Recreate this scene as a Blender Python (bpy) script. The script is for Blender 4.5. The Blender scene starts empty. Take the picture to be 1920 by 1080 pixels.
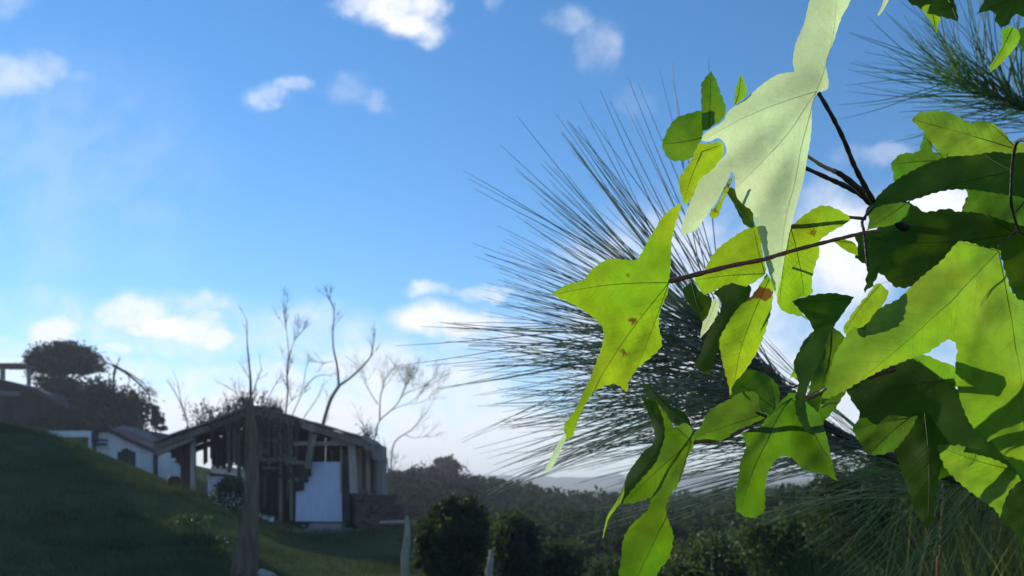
import bpy, math, random
import numpy as np
from mathutils import Vector, Matrix
from mathutils.geometry import delaunay_2d_cdt

random.seed(7)
rng = np.random.default_rng(11)
S = bpy.context.scene
COL = S.collection
R = math.radians

# ------------------------------------------------------------------ camera
F = 1507.0            # focal length in photo pixels (1920 wide)
HY = 930.0            # row of the horizon in the photo
EYE = 1.6
cd = bpy.data.cameras.new('camera')
cam = bpy.data.objects.new('camera', cd)
COL.objects.link(cam)
cam.location = (0, 0, EYE)
cam.rotation_euler = (R(90), 0, 0)
cd.sensor_width = 36.0
cd.lens = F / 1920 * 36.0
cd.shift_y = (HY - 540) / 1920
cd.clip_start = 0.02
cd.clip_end = 9000
cd.dof.use_dof = True
cd.dof.focus_distance = 0.46
cd.dof.aperture_fstop = 19
S.camera = cam

# ------------------------------------------------------------------ light
SUN_AZ, SUN_EL = -44.0, 19.0
SUNV = Vector((math.sin(R(SUN_AZ)) * math.cos(R(SUN_EL)), math.cos(R(SUN_AZ)) * math.cos(R(SUN_EL)), math.sin(R(SUN_EL))))
ld = bpy.data.lights.new('sun', 'SUN')
ld.energy = 4.6
ld.angle = R(0.5)
ld.color = (1.0, 0.95, 0.86)
sun = bpy.data.objects.new('sun', ld)
COL.objects.link(sun)
sun.rotation_euler = SUNV.to_track_quat('Z', 'Y').to_euler()
sun.location = (-20, 24, 14)

S.view_settings.view_transform = 'Standard'
S.view_settings.look = 'None'
S.view_settings.exposure = 0.27
S.view_settings.gamma = 1.0
S.view_settings.use_curve_mapping = False
S.render.engine = 'CYCLES'
S.cycles.use_denoising = True
S.cycles.max_bounces = 8
S.cycles.transparent_max_bounces = 6
S.cycles.caustics_reflective = False
S.cycles.caustics_refractive = False

w = bpy.data.worlds.new('World')
S.world = w
w.use_nodes = True
nt = w.node_tree
nt.nodes.clear()


def N(t, **kw):
    n = nt.nodes.new(t)
    for k, v in kw.items():
        setattr(n, k, v)
    return n


def M(op, a, b=None, c=None, clamp=False):
    n = N('ShaderNodeMath', operation=op)
    n.use_clamp = clamp
    for i, v in enumerate((a, b, c)):
        if v is None:
            continue
        if isinstance(v, (int, float)):
            n.inputs[i].default_value = v
        else:
            nt.links.new(v, n.inputs[i])
    return n.outputs[0]


sky = N('ShaderNodeTexSky', sky_type='NISHITA')
sky.sun_disc = False
sky.sun_elevation = R(SUN_EL)
sky.sun_rotation = R(SUN_AZ % 360)
sky.air_density = 1.0
sky.dust_density = 0.0
sky.ozone_density = 3.0
sky.altitude = 300
hsv = N('ShaderNodeHueSaturation')
hsv.inputs['Saturation'].default_value = 1.27
hsv.inputs['Hue'].default_value = 0.501
nt.links.new(sky.outputs[0], hsv.inputs['Color'])
bg1 = N('ShaderNodeBackground')
nt.links.new(hsv.outputs[0], bg1.inputs[0])
bg1.inputs[1].default_value = 0.15
bg2 = N('ShaderNodeBackground')
bg2.inputs[1].default_value = 1.0
out = N('ShaderNodeOutputWorld')
tc = N('ShaderNodeTexCoord')
sep = N('ShaderNodeSeparateXYZ')
nt.links.new(tc.outputs['Generated'], sep.inputs[0])
ay = M('MAXIMUM', M('ABSOLUTE', sep.outputs[1]), 0.02)
u = M('DIVIDE', sep.outputs[0], ay)
v = M('DIVIDE', sep.outputs[2], ay)
comb = N('ShaderNodeCombineXYZ')
nt.links.new(u, comb.inputs[0])
nt.links.new(v, comb.inputs[1])
nz = N('ShaderNodeTexNoise')
nz.inputs['Scale'].default_value = 13
nz.inputs['Detail'].default_value = 7
nz.inputs['Roughness'].default_value = 0.6
nt.links.new(comb.outputs[0], nz.inputs['Vector'])
wv = N('ShaderNodeVectorMath', operation='SUBTRACT')
nt.links.new(nz.outputs['Color'], wv.inputs[0])
wv.inputs[1].default_value = (0.5, 0.5, 0.5)
wsc = N('ShaderNodeVectorMath', operation='MULTIPLY')
nt.links.new(wv.outputs[0], wsc.inputs[0])
wsc.inputs[1].default_value = (0.085, 0.055, 0)
wadd = N('ShaderNodeVectorMath', operation='ADD')
nt.links.new(comb.outputs[0], wadd.inputs[0])
nt.links.new(wsc.outputs[0], wadd.inputs[1])
# clouds: centre px, half size px, density  (directions in the sky, photo pixels as a convenient unit)
CLOUDS = [
    (655, 4, 48, 26, .75), (735, 8, 80, 48, .95), (772, 45, 62, 42, .95), (802, 12, 44, 34, .85),
    (25, 138, 105, 46, .50), (160, 146, 60, 18, .14), (0, 5, 70, 30, .3),
    (505, 186, 44, 30, .62), (552, 164, 36, 20, .55), (655, 170, 50, 34, .2), (712, 194, 27, 25, .26),
    (1068, 42, 38, 34, .34), (1116, 92, 40, 58, .30), (920, 8, 26, 22, .2), (1190, 190, 50, 30, .1), (1640, 290, 80, 22, .25),
    (98, 622, 72, 34, 1.0), (215, 656, 62, 17, .75), (245, 588, 100, 44, .9), (330, 612, 120, 38, 1.0), (408, 628, 50, 28, 1.0),
    (380, 562, 95, 28, .6), (262, 620, 48, 18, .9), (388, 588, 50, 18, .75), (20, 560, 150, 40, .25),
    (808, 538, 44, 16, .7), (795, 592, 90, 36, .95), (862, 600, 95, 38, .95), (910, 545, 60, 14, .6),
    (540, 600, 70, 24, .35), (1000, 640, 160, 60, .6), (930, 640, 130, 26, .5),
    (10, 690, 75, 40, .85), (690, 680, 140, 62, .85), (560, 650, 70, 34, .6), (780, 720, 200, 70, .85), (840, 740, 160, 90, .8),
    (120, 770, 420, 80, .96), (480, 800, 460, 112, .97), (900, 830, 420, 110, .92), (1300, 640, 330, 260, .7),
    (1580, 480, 120, 150, 1.0), (1760, 380, 120, 60, 1.0), (1500, 760, 500, 170, .9), (1150, 480, 130, 60, .55), (1280, 440, 120, 60, .6),
    (-600, 760, 600, 110, .8), (2300, 700, 500, 200, .8), (-500, 420, 260, 60, .5), (2400, 250, 260, 90, .5),
    (260, 600, 280, 62, .5), (620, 622, 170, 56, .5), (60, 655, 130, 40, .5), (80, 330, 330, 260, .13), (300, 715, 900, 46, .55), (130, 705, 260, 52, .8), (420, 712, 260, 52, .75), (330, 640, 260, 40, .55), (-200, -300, 300, 90, .5), (1000, -350, 380, 110, .4), (1900, -250, 260, 90, .45),
]
mask = None
for (cx, cy, rx, ry, den) in CLOUDS:
    sb = N('ShaderNodeVectorMath', operation='SUBTRACT')
    nt.links.new(wadd.outputs[0], sb.inputs[0])
    sb.inputs[1].default_value = ((cx - 960) / F, (HY - cy) / F, 0)
    mu = N('ShaderNodeVectorMath', operation='MULTIPLY')
    nt.links.new(sb.outputs[0], mu.inputs[0])
    mu.inputs[1].default_value = (F / rx, F / ry, 0)
    le = N('ShaderNodeVectorMath', operation='LENGTH')
    nt.links.new(mu.outputs[0], le.inputs[0])
    mr = N('ShaderNodeMapRange', interpolation_type='SMOOTHSTEP')
    nt.links.new(le.outputs['Value'], mr.inputs[0])
    mr.inputs[1].default_value = 1.25
    mr.inputs[2].default_value = 0.35
    mr.inputs[3].default_value = 0
    mr.inputs[4].default_value = den
    mask = mr.outputs[0] if mask is None else M('MAXIMUM', mask, mr.outputs[0])
nz2 = N('ShaderNodeTexNoise')
nz2.inputs['Scale'].default_value = 15
nz2.inputs['Detail'].default_value = 8
nz2.inputs['Roughness'].default_value = 0.62
nz2.inputs['Distortion'].default_value = 0.4
nt.links.new(comb.outputs[0], nz2.inputs['Vector'])
soft = N('ShaderNodeMapRange')
nt.links.new(nz2.outputs[0], soft.inputs[0])
soft.inputs[1].default_value = 0.34
soft.inputs[2].default_value = 0.62
soft.inputs[3].default_value = 0.0
soft.inputs[4].default_value = 1.0
lo_ = M('MULTIPLY', M('POWER', mask, 1.5), 0.85)
mask = M('MULTIPLY', mask, M('ADD', lo_, M('MULTIPLY', soft.outputs[0], M('SUBTRACT', 1.12, lo_))), clamp=True)
ccol = N('ShaderNodeMix', data_type='RGBA')
nt.links.new(nz2.outputs[0], ccol.inputs[0])
ccol.inputs[6].default_value = (0.78, 0.82, 0.92, 1)
ccol.inputs[7].default_value = (1.0, 1.0, 1.0, 1)
nt.links.new(ccol.outputs[2], bg2.inputs[0])
mx = N('ShaderNodeMixShader')
nt.links.new(mask, mx.inputs[0])
nt.links.new(bg1.outputs[0], mx.inputs[1])
nt.links.new(bg2.outputs[0], mx.inputs[2])
nt.links.new(mx.outputs[0], out.inputs[0])


# ------------------------------------------------------------------ helpers
def P(px, py, d):
    return Vector(((px - 960) / F * d, d, EYE + (HY - py) / F * d))


def T(ox, oy, s, pts):
    return [(ox + x / s, oy + y / s) for x, y in pts]


ORIG = {}


class MB:
    def __init__(s):
        s.v = []
        s.f = []

    def tube(s, pts, rad, n=6, cap=True):
        pts = [Vector(p) for p in pts]
        if isinstance(rad, (int, float)):
            rad = [rad] * len(pts)
        ref = None
        b = len(s.v)
        for i, p in enumerate(pts):
            t = (pts[min(i + 1, len(pts) - 1)] - pts[max(i - 1, 0)])
            if t.length < 1e-9:
                t = Vector((0, 0, 1))
            t.normalize()
            if ref is None:
                ref = t.orthogonal().normalized()
            ref = (ref - t * ref.dot(t))
            if ref.length < 1e-6:
                ref = t.orthogonal()
            ref.normalize()
            bi = t.cross(ref)
            for k in range(n):
                an = 2 * math.pi * k / n
                s.v.append(p + (ref * math.cos(an) + bi * math.sin(an)) * rad[i])
        for i in range(len(pts) - 1):
            for k in range(n):
                k2 = (k + 1) % n
                s.f.append((b + i * n + k, b + i * n + k2, b + (i + 1) * n + k2, b + (i + 1) * n + k))
        if cap:
            s.f.append(tuple(b + k for k in reversed(range(n))))
            s.f.append(tuple(b + (len(pts) - 1) * n + k for k in range(n)))
        return s

    def box(s, c, size, rot=None):
        b = len(s.v)
        m = rot if rot is not None else Matrix.Identity(3)
        for x in (-.5, .5):
            for y in (-.5, .5):
                for z in (-.5, .5):
                    s.v.append(Vector(c) + m @ Vector((x * size[0], y * size[1], z * size[2])))
        for q in ((0, 1, 3, 2), (4, 6, 7, 5), (0, 4, 5, 1), (2, 3, 7, 6), (0, 2, 6, 4), (1, 5, 7, 3)):
            s.f.append(tuple(b + i for i in q))
        return s

    def prism(s, poly, y0, y1):
        """poly: list of (x,z); extruded from y0 to y1"""
        b = len(s.v)
        n = len(poly)
        for y in (y0, y1):
            for x, z in poly:
                s.v.append(Vector((x, y, z)))
        s.f.append(tuple(b + i for i in range(n)))
        s.f.append(tuple(b + n + i for i in reversed(range(n))))
        for i in range(n):
            j = (i + 1) % n
            s.f.append((b + i, b + n + i, b + n + j, b + j))
        return s

    def build(s, name, mat, parent=None, smooth=False, label=None):
        return mesh_obj(name, [tuple(p) for p in s.v], s.f, mat, parent, smooth, label)


def mesh_obj(name, verts, faces, mat, parent=None, smooth=False, label=None):
    o0 = ORIG.get(parent.name, Vector((0, 0, 0))) if parent else Vector((0, 0, 0))
    va = np.array(verts, dtype=np.float64).reshape(-1, 3) - np.array(o0)
    me = bpy.data.meshes.new(name)
    me.from_pydata(va.tolist(), [], faces)
    me.materials.append(mat)
    if smooth:
        me.polygons.foreach_set('use_smooth', [True] * len(me.polygons))
    me.update()
    o = bpy.data.objects.new(name, me)
    COL.objects.link(o)
    if parent:
        o.parent = parent
        ORIG[o.name] = o0
    if label:
        o['label'] = label
    return o


def quads_obj(name, quads, mat, parent=None, kind=None, label=None):
    """quads: array (n,4,3)"""
    q = np.asarray(quads, dtype=np.float64)
    o0 = np.array(ORIG.get(parent.name, Vector((0, 0, 0)))) if parent else np.zeros(3)
    n = len(q)
    me = bpy.data.meshes.new(name)
    me.vertices.add(n * 4)
    me.vertices.foreach_set('co', (q.reshape(-1, 3) - o0).ravel())
    me.loops.add(n * 4)
    me.loops.foreach_set('vertex_index', np.arange(n * 4))
    me.polygons.add(n)
    me.polygons.foreach_set('loop_start', np.arange(0, n * 4, 4))
    me.materials.append(mat)
    me.update(calc_edges=True)
    o = bpy.data.objects.new(name, me)
    COL.objects.link(o)
    if parent:
        o.parent = parent
        ORIG[o.name] = Vector(o0)
    if kind:
        o['kind'] = kind
    if label:
        o['label'] = label
    return o


def thing(name, loc, label, cat, group=None):
    o = bpy.data.objects.new(name, None)
    o.empty_display_size = 0.1
    COL.objects.link(o)
    o.location = loc
    o['label'] = label
    o['category'] = cat
    if group:
        o['group'] = group
    ORIG[o.name] = Vector(loc)
    return o


BOXES = {}


def piece(name, parent, c, size, mat, rot=(0, 0, 0)):
    """one plank-like piece, sharing a unit box mesh"""
    key = (name, mat.name)
    if key not in BOXES:
        mb = MB().box((0, 0, 0), (1, 1, 1))
        me = bpy.data.meshes.new(name)
        me.from_pydata([tuple(p) for p in mb.v], [], mb.f)
        me.materials.append(mat)
        BOXES[key] = me
    o = bpy.data.objects.new(name, BOXES[key])
    COL.objects.link(o)
    o.parent = parent
    o.location = Vector(c) - ORIG[parent.name]
    o.scale = size
    o.rotation_euler = rot
    ORIG[o.name] = ORIG[parent.name]
    return o


# ------------------------------------------------------------------ materials
def mat(name, col, rough=0.85, var=0.35, scale=4.0, bump=0.3, col2=None, bscale=None, objvar=0.0, stretch=(1, 1, 1), metallic=0.0, spec=0.3):
    m = bpy.data.materials.new(name)
    m.use_nodes = True
    t = m.node_tree
    b = t.nodes['Principled BSDF']
    b.inputs['Roughness'].default_value = rough
    b.inputs['Metallic'].default_value = metallic
    b.inputs['Specular IOR Level'].default_value = spec
    g = t.nodes.new('ShaderNodeNewGeometry')
    mp = t.nodes.new('ShaderNodeVectorMath')
    mp.operation = 'MULTIPLY'
    mp.inputs[1].default_value = stretch
    t.links.new(g.outputs['Position'], mp.inputs[0])
    n = t.nodes.new('ShaderNodeTexNoise')
    n.inputs['Scale'].default_value = scale
    n.inputs['Detail'].default_value = 6
    n.inputs['Roughness'].default_value = 0.65
    t.links.new(mp.outputs[0], n.inputs['Vector'])
    r = t.nodes.new('ShaderNodeMapRange')
    r.inputs[1].default_value = 0.3
    r.inputs[2].default_value = 0.7
    t.links.new(n.outputs[0], r.inputs[0])
    mi = t.nodes.new('ShaderNodeMix')
    mi.data_type = 'RGBA'
    c2 = col2 or tuple(min(1, c * (1 + var)) for c in col)
    c1 = col if col2 else tuple(c * (1 - var) for c in col)
    mi.inputs[6].default_value = (*c1, 1)
    mi.inputs[7].default_value = (*c2, 1)
    t.links.new(r.outputs[0], mi.inputs[0])
    last = mi.outputs[2]
    if objvar:
        oi = t.nodes.new('ShaderNodeObjectInfo')
        rr = t.nodes.new('ShaderNodeMapRange')
        rr.inputs[3].default_value = 1 - objvar
        rr.inputs[4].default_value = 1 + objvar
        t.links.new(oi.outputs['Random'], rr.inputs[0])
        hv = t.nodes.new('ShaderNodeHueSaturation')
        t.links.new(rr.outputs[0], hv.inputs['Value'])
        t.links.new(last, hv.inputs['Color'])
        last = hv.outputs[0]
    t.links.new(last, b.inputs['Base Color'])
    if bump:
        n2 = t.nodes.new('ShaderNodeTexNoise')
        n2.inputs['Scale'].default_value = bscale or scale * 5
        n2.inputs['Detail'].default_value = 5
        t.links.new(mp.outputs[0], n2.inputs['Vector'])
        bp = t.nodes.new('ShaderNodeBump')
        bp.inputs['Strength'].default_value = bump
        bp.inputs['Distance'].default_value = 0.02
        t.links.new(n2.outputs[0], bp.inputs['Height'])
        t.links.new(bp.outputs[0], b.inputs['Normal'])
    return m


def leaf_mat(name, refl, trans, tw=0.65, rough=0.45, scale=60.0, spots=0.0, var=0.25, cells=True, edge=None, spec=0.35):
    """thin leaf: reflecting front plus light let through from behind"""
    m = bpy.data.materials.new(name)
    m.use_nodes = True
    t = m.node_tree
    t.nodes.clear()
    o = t.nodes.new('ShaderNodeOutputMaterial')
    pr = t.nodes.new('ShaderNodeBsdfPrincipled')
    pr.inputs['Roughness'].default_value = rough
    pr.inputs['Specular IOR Level'].default_value = spec
    tr = t.nodes.new('ShaderNodeBsdfTranslucent')
    g = t.nodes.new('ShaderNodeNewGeometry')
    n = t.nodes.new('ShaderNodeTexNoise')
    n.inputs['Scale'].default_value = scale
    n.inputs['Detail'].default_value = 6
    n.inputs['Roughness'].default_value = 0.6
    t.links.new(g.outputs['Position'], n.inputs['Vector'])
    r = t.nodes.new('ShaderNodeMapRange')
    r.inputs[1].default_value = 0.3
    r.inputs[2].default_value = 0.7
    r.inputs[3].default_value = 1 - var
    r.inputs[4].default_value = 1 + var
    t.links.new(n.outputs[0], r.inputs[0])
    fac = r.outputs[0]
    if cells:
        vo = t.nodes.new('ShaderNodeTexVoronoi')
        vo.feature = 'DISTANCE_TO_EDGE'
        vo.inputs['Scale'].default_value = 420
        t.links.new(g.outputs['Position'], vo.inputs['Vector'])
        r2 = t.nodes.new('ShaderNodeMapRange')
        r2.inputs[1].default_value = 0.0
        r2.inputs[2].default_value = 0.12
        r2.inputs[3].default_value = 0.93
        r2.inputs[4].default_value = 1.0
        t.links.new(vo.outputs['Distance'], r2.inputs[0])
        mm = t.nodes.new('ShaderNodeMath')
        mm.operation = 'MULTIPLY'
        t.links.new(fac, mm.inputs[0])
        t.links.new(r2.outputs[0], mm.inputs[1])
        fac = mm.outputs[0]
        bp = t.nodes.new('ShaderNodeBump')
        bp.inputs['Strength'].default_value = 0.25
        bp.inputs['Distance'].default_value = 0.0006
        ad = t.nodes.new('ShaderNodeMath')
        ad.operation = 'ADD'
        t.links.new(r2.outputs[0], ad.inputs[0])
        t.links.new(n.outputs[0], ad.inputs[1])
        t.links.new(ad.outputs[0], bp.inputs['Height'])
        t.links.new(bp.outputs[0], pr.inputs['Normal'])
    outs = []
    for c in (refl, trans):
        hv = t.nodes.new('ShaderNodeHueSaturation')
        hv.inputs['Color'].default_value = (*c, 1)
        t.links.new(fac, hv.inputs['Value'])
        lastc = hv.outputs[0]
        # slow yellowing across the blade
        n3 = t.nodes.new('ShaderNodeTexNoise')
        n3.inputs['Scale'].default_value = 16
        n3.inputs['Detail'].default_value = 3
        t.links.new(g.outputs['Position'], n3.inputs['Vector'])
        r3 = t.nodes.new('ShaderNodeMapRange')
        r3.inputs[1].default_value = 0.35
        r3.inputs[2].default_value = 0.7
        r3.inputs[3].default_value = 0.52
        r3.inputs[4].default_value = 0.475
        t.links.new(n3.outputs[0], r3.inputs[0])
        t.links.new(r3.outputs[0], hv.inputs['Hue'])
        if spots:
            n4 = t.nodes.new('ShaderNodeTexNoise')
            n4.inputs['Scale'].default_value = 75
            n4.inputs['Detail'].default_value = 4
            t.links.new(g.outputs['Position'], n4.inputs['Vector'])
            r4 = t.nodes.new('ShaderNodeMapRange')
            r4.inputs[1].default_value = 0.70 - spots
            r4.inputs[2].default_value = 0.75 - spots
            t.links.new(n4.outputs[0], r4.inputs[0])
            mi = t.nodes.new('ShaderNodeMix')
            mi.data_type = 'RGBA'
            t.links.new(r4.outputs[0], mi.inputs[0])
            t.links.new(lastc, mi.inputs[6])
            mi.inputs[7].default_value = (0.16, 0.07, 0.012, 1)
            lastc = mi.outputs[2]
        outs.append(lastc)
    t.links.new(outs[0], pr.inputs['Base Color'])
    t.links.new(outs[1], tr.inputs['Color'])
    mx_ = t.nodes.new('ShaderNodeMixShader')
    mx_.inputs[0].default_value = tw
    t.links.new(pr.outputs[0], mx_.inputs[1])
    t.links.new(tr.outputs[0], mx_.inputs[2])
    t.links.new(mx_.outputs[0], o.inputs[0])
    return m


MT = dict(
    grass_ground=mat('hill_turf', (0.066, 0.078, 0.032), 0.95, scale=1.1, bump=0.5, col2=(0.096, 0.118, 0.042), bscale=14, spec=0.0),
    grass=leaf_mat('grass_blade', (0.080, 0.098, 0.036), (0.070, 0.095, 0.025), 0.25, 0.9, scale=0.7, var=0.5, cells=False, spec=0.0),
    long_grass=leaf_mat('long_grass_blade', (0.075, 0.10, 0.02), (0.10, 0.13, 0.025), 0.4, 0.55, scale=8, var=0.5, cells=False, spec=0.2),
    sunlit_straw_grass=leaf_mat('sunlit_straw_blade', (0.20, 0.23, 0.05), (0.42, 0.46, 0.07), 0.5, 0.5, scale=8, var=0.4, cells=False, spec=0.3),  # brighter straw-green copy of the long grass, sunlight put into its colour
    far_hill=mat('wooded_hill', (0.028, 0.045, 0.026), 1.0, scale=0.05, bump=0.0, col2=(0.055, 0.075, 0.035), spec=0.0),
    scrub=mat('scrub', (0.075, 0.055, 0.042), 0.95, scale=0.8, bump=0, col2=(0.14, 0.105, 0.08), spec=0.0),
    bark=mat('bark', (0.135, 0.090, 0.056), 0.9, scale=3, bump=0.9, col2=(0.28, 0.205, 0.14), stretch=(6, 6, 0.8), bscale=12),
    bare_bark=mat('bare_bark', (0.07, 0.055, 0.045), 0.85, scale=4, bump=0.3, col2=(0.20, 0.165, 0.13)),
    pale_bark=mat('pale_bark', (0.28, 0.23, 0.16), 0.85, scale=9, bump=0.8, col2=(0.52, 0.46, 0.36), stretch=(3, 3, .7)),
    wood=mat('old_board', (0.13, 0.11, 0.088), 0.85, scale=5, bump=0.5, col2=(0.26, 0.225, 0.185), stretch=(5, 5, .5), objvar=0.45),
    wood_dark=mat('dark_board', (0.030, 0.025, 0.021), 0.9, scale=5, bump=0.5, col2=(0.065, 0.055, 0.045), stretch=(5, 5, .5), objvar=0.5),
    wood_pale=mat('pale_board', (0.30, 0.255, 0.20), 0.8, scale=5, bump=0.4, col2=(0.46, 0.40, 0.33), stretch=(5, 5, .5), objvar=0.2),
    red_wood=mat('red_board', (0.075, 0.040, 0.032), 0.85, scale=5, bump=0.4, col2=(0.12, 0.06, 0.045), stretch=(5, 5, .5), objvar=0.2),
    roof=mat('roof_sheet', (0.12, 0.108, 0.096), 0.85, scale=2.5, bump=0.3, col2=(0.24, 0.215, 0.195), objvar=0.2),
    slate=mat('slate_roof', (0.022, 0.028, 0.042), 0.95, scale=6, bump=0.3, col2=(0.045, 0.054, 0.078), objvar=0.2, spec=0.03),
    bluegrey=mat('bluegrey_sheet', (0.16, 0.20, 0.26), 0.7, scale=1.5, bump=0.1, col2=(0.24, 0.29, 0.36), objvar=0.1),
    white=mat('white_paint', (0.62, 0.64, 0.70), 0.6, scale=2.0, bump=0.1, col2=(0.80, 0.82, 0.86), objvar=0.08),
    board_white=mat('white_door_sheet', (0.44, 0.51, 0.66), 0.6, scale=2.2, bump=0.08, col2=(0.62, 0.70, 0.86), stretch=(2.5, 1, .6)),
    black=mat('black_void', (0.012, 0.012, 0.015), 0.8, scale=3, bump=0.0),
    bluedark=mat('dark_blue_door', (0.022, 0.028, 0.05), 0.6, scale=3, bump=0.1, objvar=.2),
    brown_wall=mat('brown_wall', (0.06, 0.044, 0.038), 0.9, scale=2, bump=0.3, col2=(0.10, 0.075, 0.066), objvar=0.25),
    stone=mat('stone', (0.14, 0.12, 0.105), 0.95, scale=6, bump=0.6, col2=(0.27, 0.24, 0.21), objvar=0.35),
    concrete=mat('concrete', (0.20, 0.195, 0.19), 0.9, scale=5, bump=0.3, col2=(0.30, 0.29, 0.28)),
    dark_leaf=leaf_mat('dark_foliage', (0.042, 0.058, 0.036), (0.015, 0.026, 0.010), 0.15, 0.8, scale=2.0, var=0.5, cells=False, spec=0.1),
    bush_leaf=leaf_mat('bush_foliage', (0.035, 0.050, 0.026), (0.06, 0.09, 0.015), 0.4, 0.6, scale=2.5, var=0.6, cells=False, spec=0.1),
    wood_leaf=leaf_mat('wood_foliage', (0.050, 0.066, 0.042), (0.05, 0.075, 0.025), 0.3, 0.8, scale=.5, var=0.6, cells=False, spec=0.0),
    shrub_leaf=leaf_mat('shrub_foliage', (0.045, 0.075, 0.028), (0.075, 0.12, 0.022), 0.4, 0.55, scale=4, var=0.5, cells=False, spec=0.2),
    twig_leaf=leaf_mat('vine_foliage', (0.055, 0.060, 0.030), (0.06, 0.07, 0.02), 0.3, 0.7, scale=4, var=0.5, cells=False, spec=0.1),
    blossom=leaf_mat('catkin_crown', (0.30, 0.28, 0.16), (0.30, 0.27, 0.14), 0.4, 0.8, scale=3, var=0.4, cells=False, spec=0.1),
    needle=leaf_mat('pine_needle', (0.20, 0.24, 0.20), (0.33, 0.40, 0.25), 0.5, 0.4, scale=20, var=0.6, cells=False, spec=0.5),
    needle_pale=leaf_mat('painted_sheen_needle', (0.34, 0.38, 0.33), (0.42, 0.47, 0.36), 0.5, 0.4, scale=20, var=0.4, cells=False, spec=0.6),  # paler needle copy, silvery sheen put into the base colour
    needle_green=leaf_mat('fresh_pine_needle', (0.16, 0.25, 0.12), (0.28, 0.44, 0.16), 0.55, 0.5, scale=12, var=0.4, cells=False, spec=0.3),
    twig=mat('young_twig', (0.030, 0.020, 0.014), 0.6, scale=120, bump=0.3, col2=(0.075, 0.048, 0.03), bscale=400),
    petiole=mat('red_petiole', (0.16, 0.055, 0.025), 0.5, scale=90, bump=0.2, col2=(0.26, 0.10, 0.04), bscale=400),
    petiole_green=mat('green_petiole', (0.24, 0.26, 0.05), 0.5, scale=90, bump=0.1, col2=(0.34, 0.26, 0.08)),
    flower=mat('pale_flower', (0.62, 0.60, 0.62), 0.8, scale=9, bump=0),
    lime=leaf_mat('lime_leaf', (0.10, 0.15, 0.02), (0.30, 0.47, 0.010), 0.70, 0.45, spots=0.065),
    green=leaf_mat('green_leaf', (0.070, 0.135, 0.016), (0.125, 0.275, 0.005), 0.60, 0.42, spec=0.45),
    fresh=leaf_mat('fresh_leaf', (0.11, 0.20, 0.022), (0.27, 0.48, 0.018), 0.60, 0.38, spec=0.5),
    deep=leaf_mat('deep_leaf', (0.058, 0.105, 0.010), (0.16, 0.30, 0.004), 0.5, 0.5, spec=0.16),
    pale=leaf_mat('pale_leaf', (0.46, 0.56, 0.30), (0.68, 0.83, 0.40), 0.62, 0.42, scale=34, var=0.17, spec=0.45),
    vein_dark=leaf_mat('dark_vein', (0.09, 0.14, 0.02), (0.14, 0.24, 0.01), 0.5, 0.5, var=.2, cells=False),
    vein_pale=leaf_mat('pale_vein', (0.50, 0.60, 0.32), (0.60, 0.72, 0.34), 0.5, 0.5, var=.1, cells=False),
)

# ------------------------------------------------------------------ terrain
CTRL = []


def ctl(px, py, d):
    p = P(px, py, d)
    CTRL.append((p.x, p.y, p.z))


for a in [(-260, 742, 18), (0, 800, 18), (105, 822, 18), (180, 850, 18), (250, 884, 18), (310, 912, 18), (370, 925, 17.5), (440, 948, 17),
          (0, 930, 12.8), (240, 985, 12.8), (0, 1080, 9), (240, 1080, 9.2), (470, 1090, 9.6), (-260, 1080, 8.2), (-300, 900, 12.8),
          (500, 988, 17), (560, 1000, 17), (640, 998, 17), (720, 988, 17.5), (600, 1040, 12.8), (650, 1090, 10), (760, 1085, 10), (760, 1000, 16),
          (500, 970, 23), (650, 965, 23), (330, 918, 23), (300, 914, 25), (180, 858, 25), (60, 815, 25),
          (0, 796, 34), (-400, 720, 30), (-500, 760, 20), (150, 815, 34), (280, 862, 34), (400, 900, 36),
          (740, 908, 33), (830, 893, 36), (690, 915, 33), (760, 975, 25), (840, 990, 25), (600, 930, 36),
          (900, 1060, 14), (1000, 1080, 14), (950, 1000, 28), (1100, 960, 40), (1300, 950, 40), (900, 930, 46)]:
    ctl(*a)
CTRL += [(0, 0, 0.0), (-3, 0, -.1), (3, 0, 0.5), (0, -6, 0), (-6, -4, 0), (6, -4, .5), (0, 3, 0.05), (-2.2, 5, 0.15), (-5.5, 5.5, 0.6), (0, 7, 0.3),
         (1.0, 2.2, 0.75), (1.7, 3, 0.95), (2.6, 2, 1.0), (3.6, 6, 1.25), (2.0, 6, 0.9), (6, 8, 1.5), (4, 12, 1.25), (9, 14, 1.6), (1.2, 10, 0.3), (3, 20, 0.6), (10, 26, 1.2),
         (-14, 10, 3.2), (-14, 2, 1.8), (-10, -6, .8), (20, 10, 2), (20, 30, 1.5), (-22, 42, 4.4), (-31, 40, 4.6), (-27, 50, 3.4), (-26, 32, 5.0), (-8, 45, 1.2), (-14, 46, 2.2), (-15, 52, 2.0), (-11, 38, 2.2), (8, 48, .6), (-26, 15, 6), (-30, 60, 2.2)]
CT = np.array(CTRL)


def tps(r):
    return np.where(r > 1e-9, r * r * np.log(r + 1e-12), 0.0)


_n = len(CT)
_d = np.hypot(CT[:, None, 0] - CT[None, :, 0], CT[:, None, 1] - CT[None, :, 1])
_A = np.zeros((_n + 3, _n + 3))
_A[:_n, :_n] = tps(_d) + np.eye(_n) * 0.15
_A[:_n, _n] = 1
_A[:_n, _n + 1:] = CT[:, :2]
_A[_n:, :_n] = _A[:_n, _n:].T
_sol = np.linalg.solve(_A, np.concatenate([CT[:, 2], np.zeros(3)]))


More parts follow.
